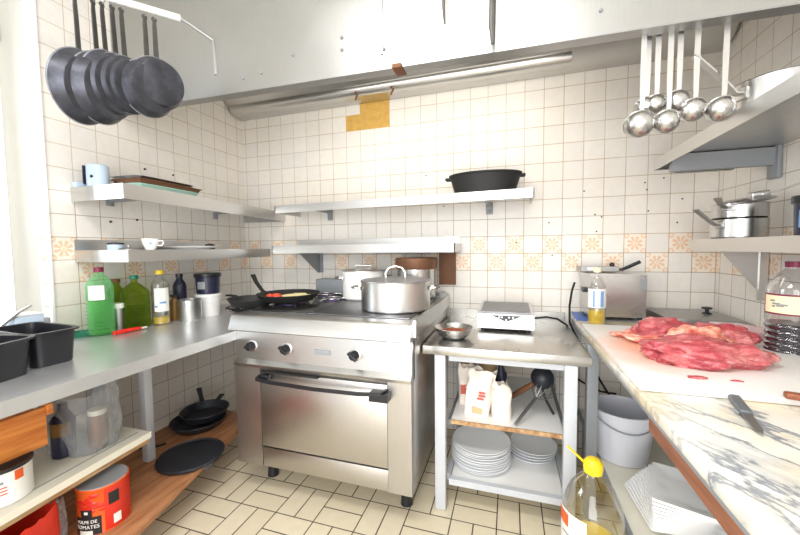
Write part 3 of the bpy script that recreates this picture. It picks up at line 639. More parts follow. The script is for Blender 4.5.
# flour bags
def paperbag(label, loc, w, d, h, rz, mat, lean=0, seed=0, flare=.12, prints=()):
    p = thing('paper_bag', label, 'bag', loc, rz)
    b = MB(); N = 10; K = 28; vs = []; fs = []
    for i in range(N+1):
        t_ = i/N; z = h*t_; sc = 1+flare*max(0, t_-.55)
        for k in range(K):
            a = 2*PI*k/K; c_, s_ = math.cos(a), math.sin(a); q = 5.0 if t_ < .75 else 3.2
            rr = (abs(c_)**q+abs(s_)**q)**(-1/q)
            x = rr*c_*w/2*sc; y = rr*s_*d/2*(1-.55*max(0, t_-.6)/.4)
            nn = noise.noise(Vector((x*22+seed, y*22, z*16)))*.022*(.3+t_)
            vs.append((x+nn+lean*t_, y+nn, z+(noise.noise(Vector((a*1.3+seed, 0, 0)))*.05 if i == N else 0)))
    for i in range(N):
        for k in range(K): k2 = (k+1) % K; fs.append((i*K+k, i*K+k2, i*K+K+k2, i*K+K+k))
    fs.append(tuple(range(K))[::-1])
    # folded-in top
    base = len(vs)
    for k in range(K): v = vs[N*K+k]; vs.append((v[0]*.92, v[1]*.6, v[2]-.03))
    for k in range(K): k2 = (k+1) % K; fs.append((N*K+k, N*K+k2, base+k2, base+k))
    fs.append(tuple(base+k for k in range(K)))
    b.add(vs, fs); b.build('bag_body', mat, p, 50)
    for (x0, x1, z0, z1, m_) in prints:
        pb = MB(); g = 6
        for i in range(g):
            for j in range(2):
                pass
        pb.T = Matrix.Translation((0, -d/2-.0045, 0)); pb.box(x0+lean*z0/h, x1+lean*z0/h, -.001, .004, z0, z1); pb.build('print', m_, p)
    return p
paperbag('open white and red flour bag leaning in front on the middle shelf', (1.895, -.625, .429), .115, .075, .225, -.15, M['flour'], .03, 3, .5, ((.0, .03, .12, .128, M['flourred']), (.0, .035, .105, .112, M['flourred']), (-.005, .03, .09, .097, M['flourred']), (-.02, .03, .02, .05, M['tan'])))
paperbag('squat white folded paper bag right of the open flour bag', (2.006, -.62, .429), .092, .075, .165, .1, M['flour'], -.004, 11, -.5)
paperbag('crumpled pinkish flour bag at the left behind the open one', (1.830, -.50, .429), .08, .09, .19, .2, M['flour'], .0, 7, .1, ((-.035, .035, .06, .11, M['flourred']),))
paperbag('tall tan paper bag at the back left of the middle shelf', (1.822, -.37, .429), .08, .08, .27, 0, M['tan'], .0, 9, .1)
p = thing('jar', 'red lidded jar behind the flour bags on the middle shelf', 'jar', (1.93, -.36, .429)); MB().lathe([(.045, 0), (.048, .01), (.048, .18), (.04, .20)], seg=28).build('jar_body', M['tan'], p); MB().lathe([(.052, .20), (.052, .235), (0, .24)], seg=28).build('lid', M['tomred'], p)
p = thing('bottle', 'dark capped bottle between the flour bags on the middle shelf', 'bottle', (2.00, -.42, .429)); MB().lathe([(.03, 0), (.032, .14), (.014, .17), (.014, .19)], seg=24).build('bottle_body', M['navy'], p); MB().lathe([(.018, .19), (.018, .22), (0, .222)], seg=20).build('cap', M['greyd'], p)
# strainer ladle and whisk
p = thing('strainer', 'round wire strainer with reddish brown handle on the middle shelf', 'strainer', (2.20, -.50, .429))
b = MB(); b.ball((0, 0, .165), .055, 24, 14, disp=None); b.build('bowl', M['iron'], p)
b = MB(); b.tube([(-.03, .0, .14), (-.10, .02, .08), (-.16, .04, .025)], [.012, .014, .012], 10); b.build('handle', M['brown'], p)
b = MB(); b.tube([(.0, 0, .11), (.02, -.01, .05), (.05, -.03, .001)], .006); b.build('leg', M['blackm'], p)
p = thing('whisk', 'large balloon whisk lying on the middle shelf, handle toward the front', 'whisk', (2.07, -.705, .44), 0)
b = MB(); dd = Vector((.16, .24, .12)); dn = dd.normalized(); uu = Vector((0, 0, 1)).cross(dn).normalized(); ww = dn.cross(uu)
b.tube([(-.0, 0, 0), dd*.62], .008, 10); b.build('handle', M['steel_dark'], p)
b = MB()
for k in range(5):
    a = PI*k/5; e = uu*math.cos(a)+ww*math.sin(a)
    b.tube([dd*.6+dn*(.16*t2*1.0)+e*.055*math.sin(PI*min(1, t2*1.0))*s for s, t2 in [(1, i/8) for i in range(9)]]+[dd*.6+dn*(.16*i/8)-e*.055*math.sin(PI*i/8) for i in range(8, -1, -1)], .0016, 5)
b.build('wires', M['steel_dark'], p)

# ------------------------------------------------------------------ marble counter
MZ = .85
mc = thing('marble_counter', 'marble topped counter along the right wall with the raw meat on it', 'counter', (2.375, 0, 0))
MB().box(0, W-.003-2.375, -2.9, -.285, MZ-.030, MZ, .006).build('top', M['marble'], mc)
MB().box(.008, W-.003-2.375, -2.9, -.29, MZ-.045, MZ-.030).build('underlay', M['greyd'], mc)
MB().box(.012, .030, -2.9, -1.30, MZ-.085, MZ-.045).build('batten', M['woodedge'], mc)
MB().box(.0, .045, -.62, -.575, 0, MZ-.045, .003).build('leg', M['greyd'], mc)
MB().box(.66, .70, -.62, -.575, 0, MZ-.045, .003).build('leg', M['greyd'], mc)
rc = thing('back_counter', 'low steel counter in the back right corner under the steel fryer', 'counter', (2.39, 0, 0))
MB().box(0, W-.004-2.39, -.282, -.004, MZ-.03, MZ-.002).build('top', M['steel_top'], rc)
MB().box(.01, .045, -.06, -.02, 0, MZ-.03).box(.66, .70, -.06, -.02, 0, MZ-.03).build('leg', M['greyd'], rc)
lg = thing('gas_hob_cover', 'flat grey steel cover with black knob behind the meat in the corner', 'hob cover', (2.755, -.36, MZ))
MB().box(.02, .33, .02, .35, 0, .040, .003).build('cover', M['steel_dark'], lg); MB().lathe([(.022, .040), (.02, .045), (.008, .05), (.008, .062), (.022, .066), (.022, .074), (0, .078)], (.255, .20, 0), 20).build('knob', M['black'], lg)
tag(MB().prism([(2.380, -.300), (2.46, -.300), (2.455, -.25), (2.44, -.05), (2.395, -.04)], MZ+.0005, MZ+.003).build('plastic_film', M['blue']), 'blue plastic film sticking out left under the steel fryer', 'film')
tag(MB().prism([(2.70, -.285), (2.80, -.285), (2.78, -.25), (2.725, -.25)], MZ+.0005, MZ+.003).build('plastic_film', M['blue']), 'blue plastic film under the right front corner of the steel fryer', 'film')
# fryer
fr = thing('deep_fryer', 'polished steel box fryer with flat lid and black handle by the back wall', 'fryer', (2.458, -.240, MZ+.003))
q = [(0, 0), (.262, .014), (.25, .19), (-.02, .185)]
MB().prism(q, .012, .236).build('casing', M['polish'], fr)
MB().prism([(-.004, -.004), (.268, .010), (.256, .196), (-.026, .191)], .236, .242).build('rim', M['steel'], fr)
q2 = [(-.03, .10), (.16, .11), (.16, .196), (-.04, .19)]
l = MB().prism(q2, .250, .276).build('lid', M['steel_dark'], fr); MB().box(.0, .03, .09, .101, .255, .272).build('label_plate', M['white'], l)
b = MB(); b.tube([(.145, .13, .262), (.175, .125, .258), (.205, .11, .275), (.255, .09, .305)], [.008, .012, .014, .014], 12, .7); b.build('handle', M['black'], l)
b = MB(); b.ball((.13, .13, .285), .014, 12, 8); b.build('lid_knob', M['black'], l)
for x, y in ((.02, .02), (.24, .03), (.0, .16), (.23, .17)): MB().lathe([(.012, 0), (.012, .013)], (x, y, 0), 12).build('foot', M['black'], fr)
MB().box(-.028, -.003, .06, .12, .135, .16, .004).build('side_handle', M['black'], fr)
MB().box(.235, .263, .0115, .016, .16, .22).build('corner_plate', M['greyd'], fr)

# board and meat
tag(MB().box(2.378, 3.10, -1.255, -.47, MZ+.0005, MZ+.020, .004).build('cutting_board', M['board']), 'large white cutting board stained pink under the raw meat', 'cutting board')
BZ = MZ+.020
def steak(name, label, loc, size, rz, mat, sd, rough=.28, cat='meat'):
    sx, sy, sz = size
    def disp(V): return rough*noise.noise(Vector((V.x*1.9+sd, V.y*1.9, V.z*1.5)))+.17*noise.noise(Vector((V.x*4+sd, V.y*4, V.z*4)))+.07*noise.noise(Vector((V.x*11+sd, V.y*11, V.z*11)))
    b = MB(); b.ball((0, 0, 0), 1, 64, 40, (1, 1, 1), disp)
    b.v = [Vector((v.x*sx, v.y*sy, (max(v.z, -.55)+.55)/1.55*sz)) for v in b.v]
    o = b.build(name, mat, None, 80); tag(o, label, cat, 'raw beef on the cutting board', loc, rz); return o
steak('raw_meat', 'long front slab of raw beef on the board', (2.630, -.995, BZ), (.170, .095, .078), .12, M['meat'], 1.3)
steak('raw_meat', 'raw beef piece at the back left of the pile', (2.62, -.72, BZ), (.095, .09, .085), .4, M['meat'], 5.1)
steak('raw_meat', 'dark raw beef piece at the back right of the pile', (2.80, -.735, BZ), (.095, .075, .080), -.3, M['meat'], 9.7)
steak('meat_trimming', 'curled strip of fat and sinew in the middle of the meat pile', (2.675, -.855, BZ), (.10, .055, .085), .2, M['fat'], 14.2, .5)
steak('meat_trimming', 'flat pale trimming at the left rear of the board', (2.52, -.68, BZ), (.075, .04, .022), .6, M['fat'], 22, .5)
steak('meat_trimming', 'thin trimming lying before the back left beef piece', (2.55, -.80, BZ), (.07, .035, .030), -.5, M['fat'], 31, .5)
steak('meat_scrap', 'small red meat scrap in front of the slab, the larger one', (2.545, -1.165, BZ), (.025, .010, .006), .1, M['meat'], 3)
steak('meat_scrap', 'tiny red meat scrap in front of the slab at its right', (2.635, -1.165, BZ), (.014, .005, .004), .0, M['meat'], 4)
o = steak('wrapped_meat', 'pink cling filmed meat lying flat behind the beef pile', (2.93, -.55, BZ), (.13, .09, .045), .2, M['pinkbag'], 40, .35)
# bottles on the right
p = thing('oil_bottle', 'small clear bottle a quarter full of yellow oil beside the steel fryer', 'bottle', (2.462, -.36, MZ+.0005))
def bottle_prof(R_, H_, rn=.013, sh=.68): return [(0, .0), (R_*.9, 0), (R_, .012), (R_, H_*sh*.5), (R_*.96, H_*sh*.53), (R_, H_*sh*.56), (R_, H_*sh), (R_*.9, H_*(sh+.07)), (R_*.55, H_*(sh+.16)), (rn, H_*(sh+.22)), (rn, H_)]
MB().open_lathe(bottle_prof(.040, .268), seg=36).build('bottle_body', M['ptclear'], p); MB().lathe([(0, .004), (.035, .004), (.037, .012), (.037, .070), (0, .070)], seg=36).build('oil', M['oil'], p)
MB().lathe([(.018, .262), (.018, .285), (0, .286)], seg=24).build('cap', M['creamlabel'], p); patch(.0408, 3.3, 6.0, .085, .18).build('label', M['label'], p); patch(.0415, 4.9, 5.3, .09, .17).build('label_print', M['labelb'], p); patch(.0415, 4.1, 4.3, .09, .17).build('label_print', M['labelb'], p)
p = thing('vinegar_jug', 'big clear plastic jug of dark red vinegar with plum cap at the right', 'jug', (2.982, -.770, MZ+.0005))
pf = [(0, 0), (.058, 0), (.066, .008)]
for k in range(5): z = .012+k*.022; pf += [(.068, z), (.070, z+.007), (.068, z+.014), (.064, z+.018)]
pf += [(.068, .13), (.068, .235), (.066, .245), (.040, .29), (.022, .308), (.020, .325)]
MB().open_lathe(pf, seg=8*5).build('jug_body', M['ptclear'], p)
MB().lathe([(0, .003), (.062, .006)]+[(a-.003, z) for a, z in pf[3:23]]+[(.064, .118), (0, .118)], seg=40).build('vinegar', M['wine'], p)
MB().lathe([(.023, .312), (.024, .332), (0, .333)], seg=28).build('cap', M['plum'], p)
patch(.0690, 2.9, 5.7, .150, .222).build('label_border', M['plum'], p); patch(.0698, 3.02, 4.70, .156, .216).build('label', M['creamlabel'], p); patch(.0698, 4.82, 5.6, .156, .216).build('label', M['creamlabel'], p)
for a, z, w_ in ((3.45, .195, .10), (3.6, .185, .16), (3.75, .178, .14), (3.5, .176, .06), (3.9, .182, .12)): patch(.0706, a-w_, a+w_, z, z+.006, seg=4).build('label_print', M['greyd'], p)
# knives
p = thing('paring_knife', 'grey handled paring knife lying on the bare marble', 'knife', (2.588, -1.240, MZ+.001), math.atan2(-.216, -.056))
MB().box(0, .115, -.012, .012, 0, .014, .005).build('handle', M['knifegrey'], p); MB().prism([(.115, -.011), (.20, -.008), (.222, 0), (.20, .007), (.115, .009)], .006, .0075).build('blade', M['steel_dark'], p)
b = MB(); b.tube([(.10, -.012, .006), (.108, -.018, .006), (.118, -.014, .006)], .003, 6); b.build('finger_guard', M['greyd'], p)
p = thing('kitchen_knife', 'brown wooden handled knife at the right picture edge, tip away from the meat', 'knife', (2.678, -1.262, MZ+.0005+.020), math.atan2(-.03, .13))
MB().box(0, .13, -.011, .011, 0, .016, .005).build('handle', M['knife'], p); MB().prism([(.13, -.012), (.29, -.010), (.33, .012), (.13, .014)], .007, .009).build('blade', M['polish'], p)

# under the marble
ls = tag(MB().prism([(2.452, -1.9), (3.10, -1.9), (3.10, -.02), (2.452, -.02)], .225, .25).build('shelf_board', M['cream']), 'cream shelf under the marble counter with bucket and square plates', 'shelf')
for y in (-1.8, -.10): MB().box(2.46, 2.50, y-.02, y+.02, 0, .225).build('leg', M['greyd'], ls)
MB().box(2.440, 2.452, -1.9, -.02, .222, .252).build('edge_band', M['greyd'], ls)
bk = thing('bucket', 'translucent grey plastic bucket on the low shelf under the marble', 'bucket', (2.552, -.485, .2505))
MB().open_lathe([(0, .002), (.100, .0), (.106, .004), (.130, .245), (.134, .247), (.135, .262), (.130, .264), (.127, .25), (.103, .008), (0, .006)], seg=56).build('bucket_body', M['bucket'], bk)
b = MB(); b.tube([(.132*math.cos(a), .132*math.sin(a)-.0, .235-.05*abs(math.sin(a))**2) for a in [-.25-PI*.0-i*(PI-.5)/14 for i in range(15)]], .0035, 8); b.build('bail_handle', M['greyd'], bk)
for a in (-.15, PI+.15): MB().ball((.133*math.cos(a), .133*math.sin(a), .235), .010, 10, 6).build('lug', M['greyd'], bk)
def sq_plate(s):
    b = MB(); N = 20; vs = []; fs = []
    def pt(i, j, top):
        u_, v_ = 2*i/N-1, 2*j/N-1; m_ = max(abs(u_), abs(v_)); rr = math.hypot(u_, v_)
        x, y = u_*s/2, v_*s/2
        cr = .12; k = max(0, (abs(u_)-1+cr))*max(0, (abs(v_)-1+cr)); x -= math.copysign(k*1.6*s/2, u_); y -= math.copysign(k*1.6*s/2, v_)
        z = .004+.010*max(0, m_-.55)/.45
        if rr < .72: z = .004
        return (x, y, z+(.0095 if top else 0))
    for t_ in (0, 1):
        for j in range(N+1):
            for i in range(N+1): vs.append(pt(i, j, t_))
    M1 = (N+1)**2; I = lambda i, j, t_: t_*M1+j*(N+1)+i
    for j in range(N):
        for i in range(N): fs.append((I(i, j, 1), I(i+1, j, 1), I(i+1, j+1, 1), I(i, j+1, 1))); fs.append((I(i, j+1, 0), I(i+1, j+1, 0), I(i+1, j, 0), I(i, j, 0)))
    for i in range(N):
        fs += [(I(i, 0, 0), I(i+1, 0, 0), I(i+1, 0, 1), I(i, 0, 1)), (I(i+1, N, 0), I(i, N, 0), I(i, N, 1), I(i+1, N, 1)), (I(0, i+1, 0), I(0, i, 0), I(0, i, 1), I(0, i+1, 1)), (I(N, i, 0), I(N, i+1, 0), I(N, i+1, 1), I(N, i, 1))]
    b.add(vs, fs); return b
sqp = None; G2 = 'square white plates stacked under the marble counter'
for k in range(10):
    f = k/9; z = .2505+k*.0138; x = 2.625+(.03)*f; y = -.850-.078*f; a = math.radians(4-23*f**1.3)
    if sqp is None: sqp = sq_plate(.245).build('plate', M['china'], None, 40); o = sqp
    else: o = sqp.copy(); C.objects.link(o)
    lab = 'square white plate on top of the fanned stack under the marble counter' if k == 9 else 'square white plate at the very bottom of the fanned stack' if k == 0 else 'square white plate within the fanned stack under the marble counter'
    tag(o, lab, 'plate', G2, (x, y, z), a)
for k in range(9):
    o = sqp.copy(); C.objects.link(o); z = .2505+k*.0138
    tag(o, 'square white plate on top of the nearer stack at the bottom edge of the picture' if k == 8 else 'square white plate within the nearer stack at the bottom edge of the picture', 'plate', G2, (2.715, -1.235, z), math.radians(-19))
# big oil bottle
p = thing('oil_bottle', 'big clear bottle of cooking oil with yellow cap standing on the floor', 'bottle', (2.325, -1.0, .001))
pf = [(0, 0), (.088, 0), (.098, .012), (.098, .10), (.094, .11), (.098, .12), (.098, .30), (.094, .33), (.085, .36), (.070, .395), (.048, .425), (.028, .442), (.024, .455), (.024, .465)]
MB().open_lathe(pf, seg=48).build('bottle_body', M['ptclear'], p)
MB().lathe([(0, .006), (.092, .012), (.093, .20), (0, .20)], seg=48).build('oil', M['oil'], p)
cp = MB().lathe([(.030, .452), (.032, .470), (.031, .485), (.020, .498), (0, .502)], seg=28); cp = cp.build('cap', M['yellow'], p)
MB().strap([(-.028, .01, .478), (-.05, .03, .49), (-.075, .05, .505)], .010, .004, (0, 1, .3)).build('cap_strap', M['yellow'], cp)
patch(.0988, 3.0, 4.35, .12, .325).build('label', M['label'], p); patch(.0996, 3.05, 3.7, .27, .315).build('label_print', M['orange'], p)
for z in (.15, .18, .21, .24): patch(.0996, 3.4, 4.1, z, z+.006).build('label_print', M['greyd'], p)

bk.scale = (1, 1, .90)
# ------------------------------------------------------------------ things on the left counter
def tub(label, loc, L_, W_, h, rz):
    p = thing('food_container', label, 'container', loc, rz)
    b = MB(); N = 40; vs = []; fs = []
    def ring(l, w_, z, q=6):
        r = []
        for k in range(N):
            a = 2*PI*k/N; c_, s_ = math.cos(a), math.sin(a); rr = (abs(c_)**q+abs(s_)**q)**(-1/q); r.append((rr*c_*l/2, rr*s_*w_/2, z))
        return r
    levels = [(L_-.035, W_-.03, 0), (L_-.03, W_-.026, .006), (L_-.010, W_-.010, h-.006), (L_+.012, W_+.012, h-.006), (L_+.012, W_+.012, h), (L_-.014, W_-.014, h), (L_-.034, W_-.03, .006)]
    for l, w_, z in levels: vs += ring(l, w_, z)
    for i in range(len(levels)-1):
        for k in range(N): k2 = (k+1) % N; fs.append((i*N+k, i*N+k2, i*N+N+k2, i*N+N+k))
    fs.append(tuple(range(N))[::-1]); fs.append(tuple((len(levels)-1)*N+k for k in range(N)))
    b.add(vs, fs); b.build('tub', M['black'], p, 40); return p
tub('black plastic food tub on the counter, the right one of the two', (.345, -1.510, CZ), .30, .150, .125, -.06)
tub('black plastic food tub at the left picture edge, before the other one', (.39, -1.690, CZ), .30, .155, .125, .25)
p = thing('tap_block', 'pale blue and white box with a steel lever behind the black tubs', 'tap', (.13, -1.44, CZ))
MB().box(-.05, .05, -.045, .05, 0, .15, .006).build('box', M['paleblue'], p); MB().box(.03, .056, .045, .065, 0, .13, .004).build('dark_side', M['greyd'], p)
MB().box(.051, .053, -.015, .015, .085, .11).build('button', M['white'], p); b = MB(); b.strap([(.03, -.10, .10), (.05, -.03, .17), (.06, .0, .19)], .02, .008, (1, 0, .2)); b.build('lever', M['steel'], p)
b = MB(); b.tube([(.06, -.12, .10), (.06, -.15, .15), (.06, -.20, .17), (.06, -.24, .13)], .003, 6); b.build('wire_loop', M['steel'], p)
MB().box(-.05, .05, -.045, .05, .150, .154).build('top_plate', M['white'], p)

def bot(label, loc, R_, H_, mat, capmat, liquid=None, fill=.5, label_span=None, ribs=False, name='bottle', seed=0, sh=.72):
    p = thing(name, label, 'bottle', loc)
    pf = [(0, 0), (R_*.88, 0), (R_, .01)]
    if ribs:
        n_ = 9
        for k in range(n_): z = .015+k*(H_*.5-.015)/n_; dz = (H_*.5-.015)/n_; pf += [(R_, z), (R_*1.0, z+dz*.5), (R_*.89, z+dz*.8)]
    pf += [(R_, H_*.52), (R_, H_*sh), (R_*.86, H_*(sh+.07)), (R_*.5, H_*(sh+.15)), (.016, H_*(sh+.20)), (.015, H_*.95)]
    MB().open_lathe(pf, seg=36).build('bottle_body', mat, p)
    if liquid: MB().lathe([(0, .004), (R_*.9, .008), (R_*.9, H_*fill), (0, H_*fill)], seg=32).build('liquid', liquid, p)
    MB().lathe([(.020, H_*.93), (.020, H_), (0, H_+.001)], seg=22).build('cap', capmat, p)
    if label_span: patch(R_*1.01, label_span[0], label_span[1], H_*label_span[2], H_*label_span[3]).build('label', M['label'], p)
    return p
bot('ribbed bright green bottle with white label, leftmost on the counter', (.130, -1.150, CZ), .053, .330, M['ptgreen'], M['plum'], M['greenliq'], .52, (4.85, 6.05, .53, .74), True)
g = bot('bulging olive green jug with teal cap on the left counter', (.130, -.985, CZ), .066, .278, M['ptolive'], M['darkgreen'], M['ptolive'], .4, None, sh=.66)
bot('dark olive bottle half hidden between the two green bottles', (.06, -1.03, CZ), .035, .26, M['ptolive'], M['brown'], None)
ob = bot('clear oil bottle with white label and yellow cap on the left counter', (.198, -.895, CZ), .042, .300, M['ptclear'], M['yellow'], M['oil'], .14, (4.9, 6.7, .25, .68))
patch(.0462, 5.5, 6.2, .12, .13).build('label_print', M['labelb'], ob); patch(.0462, 5.0, 5.3, .10, .11).build('label_print', M['labelb'], ob)
bot('slim navy bottle with dark cap behind the metal canister', (.11, -.70, CZ), .036, .265, M['navy'], M['black'], None, name='bottle')
bot('small amber bottle beside the oil bottle on the left counter', (.17, -.79, CZ), .022, .15, M['amber'], M['black'], None)
p = thing('jar', 'small dark glass jar with white lid between the green bottles', 'jar', (.12, -1.064, CZ)); MB().lathe([(.022, 0), (.024, .10), (.02, .115)], seg=24).build('jar_body', M['steel_dark'], p); MB().lathe([(.026, .115), (.026, .14), (0, .141)], seg=24).build('lid', M['white'], p)
p = thing('canister', 'open metal canister with silvery wall in front of the white tub', 'canister', (.245, -.755, CZ)); MB().lathe([(0, 0), (.060, 0), (.062, .004), (.062, .112), (.066, .114), (.066, .120), (.059, .120), (.058, .006), (0, .006)], seg=40).build('canister_body', M['steel'], p, 30)
p = thing('food_tub', 'white plastic tub under the dark one on the left counter', 'tub', (.225, -.600, CZ)); MB().lathe([(0, 0), (.060, 0), (.072, .118), (.076, .120), (.076, .136), (0, .138)], seg=40).build('tub_body', M['white'], p, 30)
p = thing('food_tub', 'dark navy lidded tub stacked on the white tub', 'tub', (.225, -.600, CZ+.139)); MB().lathe([(0, 0), (.064, 0), (.070, .10), (0, .10)], seg=40).build('tub_body', M['navy'], p, 30)
MB().lathe([(.076, .10), (.078, .104), (.078, .122), (.072, .126), (0, .126)], seg=40).build('lid', M['black'], p, 30); patch(.0705, 4.6, 5.3, .03, .075).build('label', M['greyd'], p)
p = thing('lighter', 'red gas lighter lying at the foot of the green bottles', 'lighter', (.225, -1.16, CZ+.001), math.atan2(.15, .008))
MB().tube([(0, 0, .011), (.09, 0, .012)], [.011, .010], 12).build('grip', M['red'], p); MB().tube([(.09, 0, .012), (.125, 0, .010)], [.009, .008], 12).build('sleeve', M['red'], p); MB().tube([(.125, 0, .010), (.155, 0, .009)], .005, 10).build('nozzle', M['cream'], p)
p = thing('small_dish', 'small dark green dish at the wall beside the leftmost green bottle', 'dish', (.07, -1.20, CZ)); MB().lathe([(0, 0), (.04, 0), (.045, .022), (.042, .022), (.036, .004), (0, .004)], seg=24).build('dish_body', M['darkgreen'], p)
# black wire skimmers left of the range
for k, (lab, x, y, a, z0) in enumerate((('black wire basket lying at the far end of the left counter', .40, -.50, .9, .01), ('wire skimmer resting on the tangle beside the range', .52, -.62, 2.2, .02))):
    p = thing('wire_basket' if k == 0 else 'skimmer', lab, 'utensil', (x, y, CZ+z0), a); b = MB()
    R0 = .10 if k == 0 else .07
    for i in range(9):
        t_ = -1+2*i/8; hw = math.sqrt(max(0, 1-t_*t_))*R0
        b.tube([(t_*R0, -hw, .03), (t_*R0, 0, .004), (t_*R0, hw, .03)], .0018, 5); b.tube([(-hw, t_*R0, .03), (0, t_*R0, .004), (hw, t_*R0, .03)], .0018, 5)
    b.tube([(R0*math.cos(i*PI/16), R0*math.sin(i*PI/16), .03) for i in range(33)], .003, 6); b.build('mesh_bowl', M['blackm'], p)
    MB().tube([(R0, 0, .03), (R0+.10, 0, .05), (R0+.20, 0, .055)], .005, 8).build('handle', M['blackm'], p)

# on the left shelves
zs = 1.553
p = thing('metal_box', 'pale enamel can with a dark spot at the near end of the upper left shelf', 'canister', (.100, -1.110, zs+.001))
MB().lathe([(0, 0), (.052, 0), (.052, .105), (.048, .11), (.048, .102), (.045, .01), (0, .008)], seg=36, sy=.8).build('can_body', M['paleblue'], p)
MB().lathe([(0, -.002), (.007, -.002), (.007, .002)], (.02, -.042, .05), 12, 'y').build('dark_spot', M['black'], p); MB().box(-.062, -.055, -.03, .0, .02, .11).build('side_fitting', M['navy'], p)
tag(MB().box(0.005, .04, -1.168, -1.12, zs+.001, zs+.028, .003).build('small_box', M['paleblue']), 'flat pale blue packet at the wall beside the enamel can', 'box')
TR = [('pale green enamel tray, lowest of the stacked trays', M['tealp'], 0.0, .40, .0), ('copper rimmed tray in the middle of the stacked trays', M['copper'], .022, .42, .01), ('grey steel tray on top of the stacked trays', M['steel'], .044, .36, -.02)]
for lab, m_, dz, L_, dxx in TR:
    b = MB(); vs = []; fs = []; lv = [(.085, .0, 0), (.098, .006, .020), (.106, .012, .020), (.106, .012, .023), (.094, .004, .023), (.083, -.002, .003)]
    for (hw, dl, z) in lv:
        for k in range(24):
            a = 2*PI*k/24; c_, s_ = math.cos(a), math.sin(a); rr = (abs(c_)**9+abs(s_)**9)**(-1/9); vs.append((rr*c_*hw, rr*s_*(L_/2-.02+dl), z))
    for q_ in range(5):
        for k in range(24): k2 = (k+1) % 24; fs.append((q_*24+k, q_*24+k2, q_*24+24+k2, q_*24+24+k))
    fs += [tuple(range(24))[::-1], tuple(120+k for k in range(24))]; b.add(vs, fs)
    o = b.build('baking_tray', m_, None, 30); tag(o, lab, 'tray', 'trays stacked on the upper left shelf', (.205+dxx, -.880, zs+.001+dz), .04)
zs = 1.247
p = thing('coffee_cup', 'white espresso cup on the lower left shelf', 'cup', (.235, -.965, zs+.001))
MB().lathe([(0, 0), (.020, 0), (.024, .006), (.034, .03), (.040, .058), (.038, .058), (.030, .03), (.018, .008), (0, .007)], seg=36).build('cup_body', M['china'], p); MB().tube([(.037, 0, .046), (.055, 0, .048), (.060, 0, .036), (.052, 0, .022), (.032, 0, .022)], .0035, 8).build('handle', M['china'], p)
patch(.0358, 4.9, 5.2, .030, .038, seg=4).build('blue_mark', M['labelb'], p)
p.rotation_euler = (0, 0, .6)
tag(plate_mesh(.15).build('plate', M['china']), 'large white plate lying flat on the lower left shelf', 'plate', None, (.20, -.68, zs+.001))
p = thing('canister', 'small grey pot with dark lid at the near end of the lower left shelf', 'canister', (.12, -1.06, zs+.001)); MB().lathe([(0, 0), (.035, 0), (.035, .028), (0, .028)], seg=30).build('pot_body', M['paleblue'], p); MB().lathe([(.037, .028), (.036, .036), (0, .042)], seg=30).build('lid', M['black'], p)
p = thing('dark_oddment', 'dark round stand lying beside the espresso cup', 'oddment', (.19, -1.045, zs+.001)); MB().lathe([(0, 0), (.04, 0), (.042, .006), (.02, .012), (.008, .014), (.008, .024), (0, .026)], seg=30).build('lid_body', M['steel_dark'], p)  # piece not identified, drawn as a plain round shape
p = thing('salt_pot', 'small black pot near the far end of the lower left shelf', 'pot', (.15, -.50, zs+.001)); MB().lathe([(0, 0), (.03, 0), (.03, .03), (.018, .036), (0, .04)], seg=30).build('lid_body', M['black'], p)
# oval pot on back shelf
p = thing('oval_pot', 'black cast iron oval pot on the upper back shelf', 'pot', (1.895, -.165, 1.558))
MB().lathe([(0, 0), (.165, 0), (.175, .006), (.205, .105), (.212, .110), (.212, .118), (.200, .118), (.168, .012), (0, .010)], seg=56, sy=.62).build('pot_body', M['blackm'], p, 30)
for s in (-1, 1): MB().box(s*.212-.022, s*.212+.018, -.025, .025, .092, .108, .006).build('handle', M['blackm'], p)
# right shelf saucepans
def saucepan(label, loc, r, h, ha, hlen, rise, lid=False):
    p = thing('saucepan', label, 'saucepan', loc, ha, 'steel saucepans on the right shelves')
    MB().lathe([(0, 0), (r-.006, 0), (r, .006), (r, h), (r+.003, h+.002), (r-.002, h+.003), (r-.003, .006), (0, .005)], seg=52).build('pan_body', M['polish'], p, 30)
    b = MB(); b.strap([(r-.001, 0, h*.70), (r+.02, 0, h*.72), (r+.06, 0, h*.72+rise*.35), (r+hlen, 0, h*.72+rise)], [.03, .020, .018, .024], .006, (0, 1, 0)); b.box(r-.002, r+.004, -.022, .022, h*.52, h*.85, .002); b.build('handle', M['steel'], p)
    return p
saucepan('steel saucepan at the bottom of the stack on the lower right shelf', (2.968, -.475, 1.270), .092, .078, math.radians(205), .12, .065)
p = saucepan('steel saucepan stacked on another on the lower right shelf', (2.971, -.470, 1.351), .090, .062, math.radians(222), .09, .035)
p = thing('pan_lid', 'tilted steel lid with long handle on top of the stacked saucepans', 'lid', (2.985, -.485, 1.425), 0, None, (math.radians(8), math.radians(-10), 0))
MB().lathe([(0, .008), (.088, 0), (.092, .003), (.088, .006), (0, .014)], seg=44).build('lid_body', M['polish'], p); b = MB(); b.box(-.01, .05, -.06, -.02, .005, .035, .004); b.strap([(.03, -.04, .02), (.045, -.12, .035), (.075, -.30, .085)], .016, .006, (1, 0, 0)); b.build('handle', M['polish'], p)
p = thing('food_tub', 'navy blue tub at the right picture edge on the lower shelf', 'tub', (3.040, -.75, 1.270)); MB().lathe([(0, 0), (.046, 0), (.05, .115), (0, .115)], seg=32).build('tub_body', M['navy'], p); MB().lathe([(.056, .115), (.056, .14), (0, .142)], seg=32).build('lid', M['black'], p); patch(.0505, 3.4, 4.2, .03, .09).build('label', M['labelb'], p)
saucepan('wide steel pan on the upper right shelf, handle pointing left', (2.885, -.82, 1.662), .118, .115, math.radians(196), .16, .125)

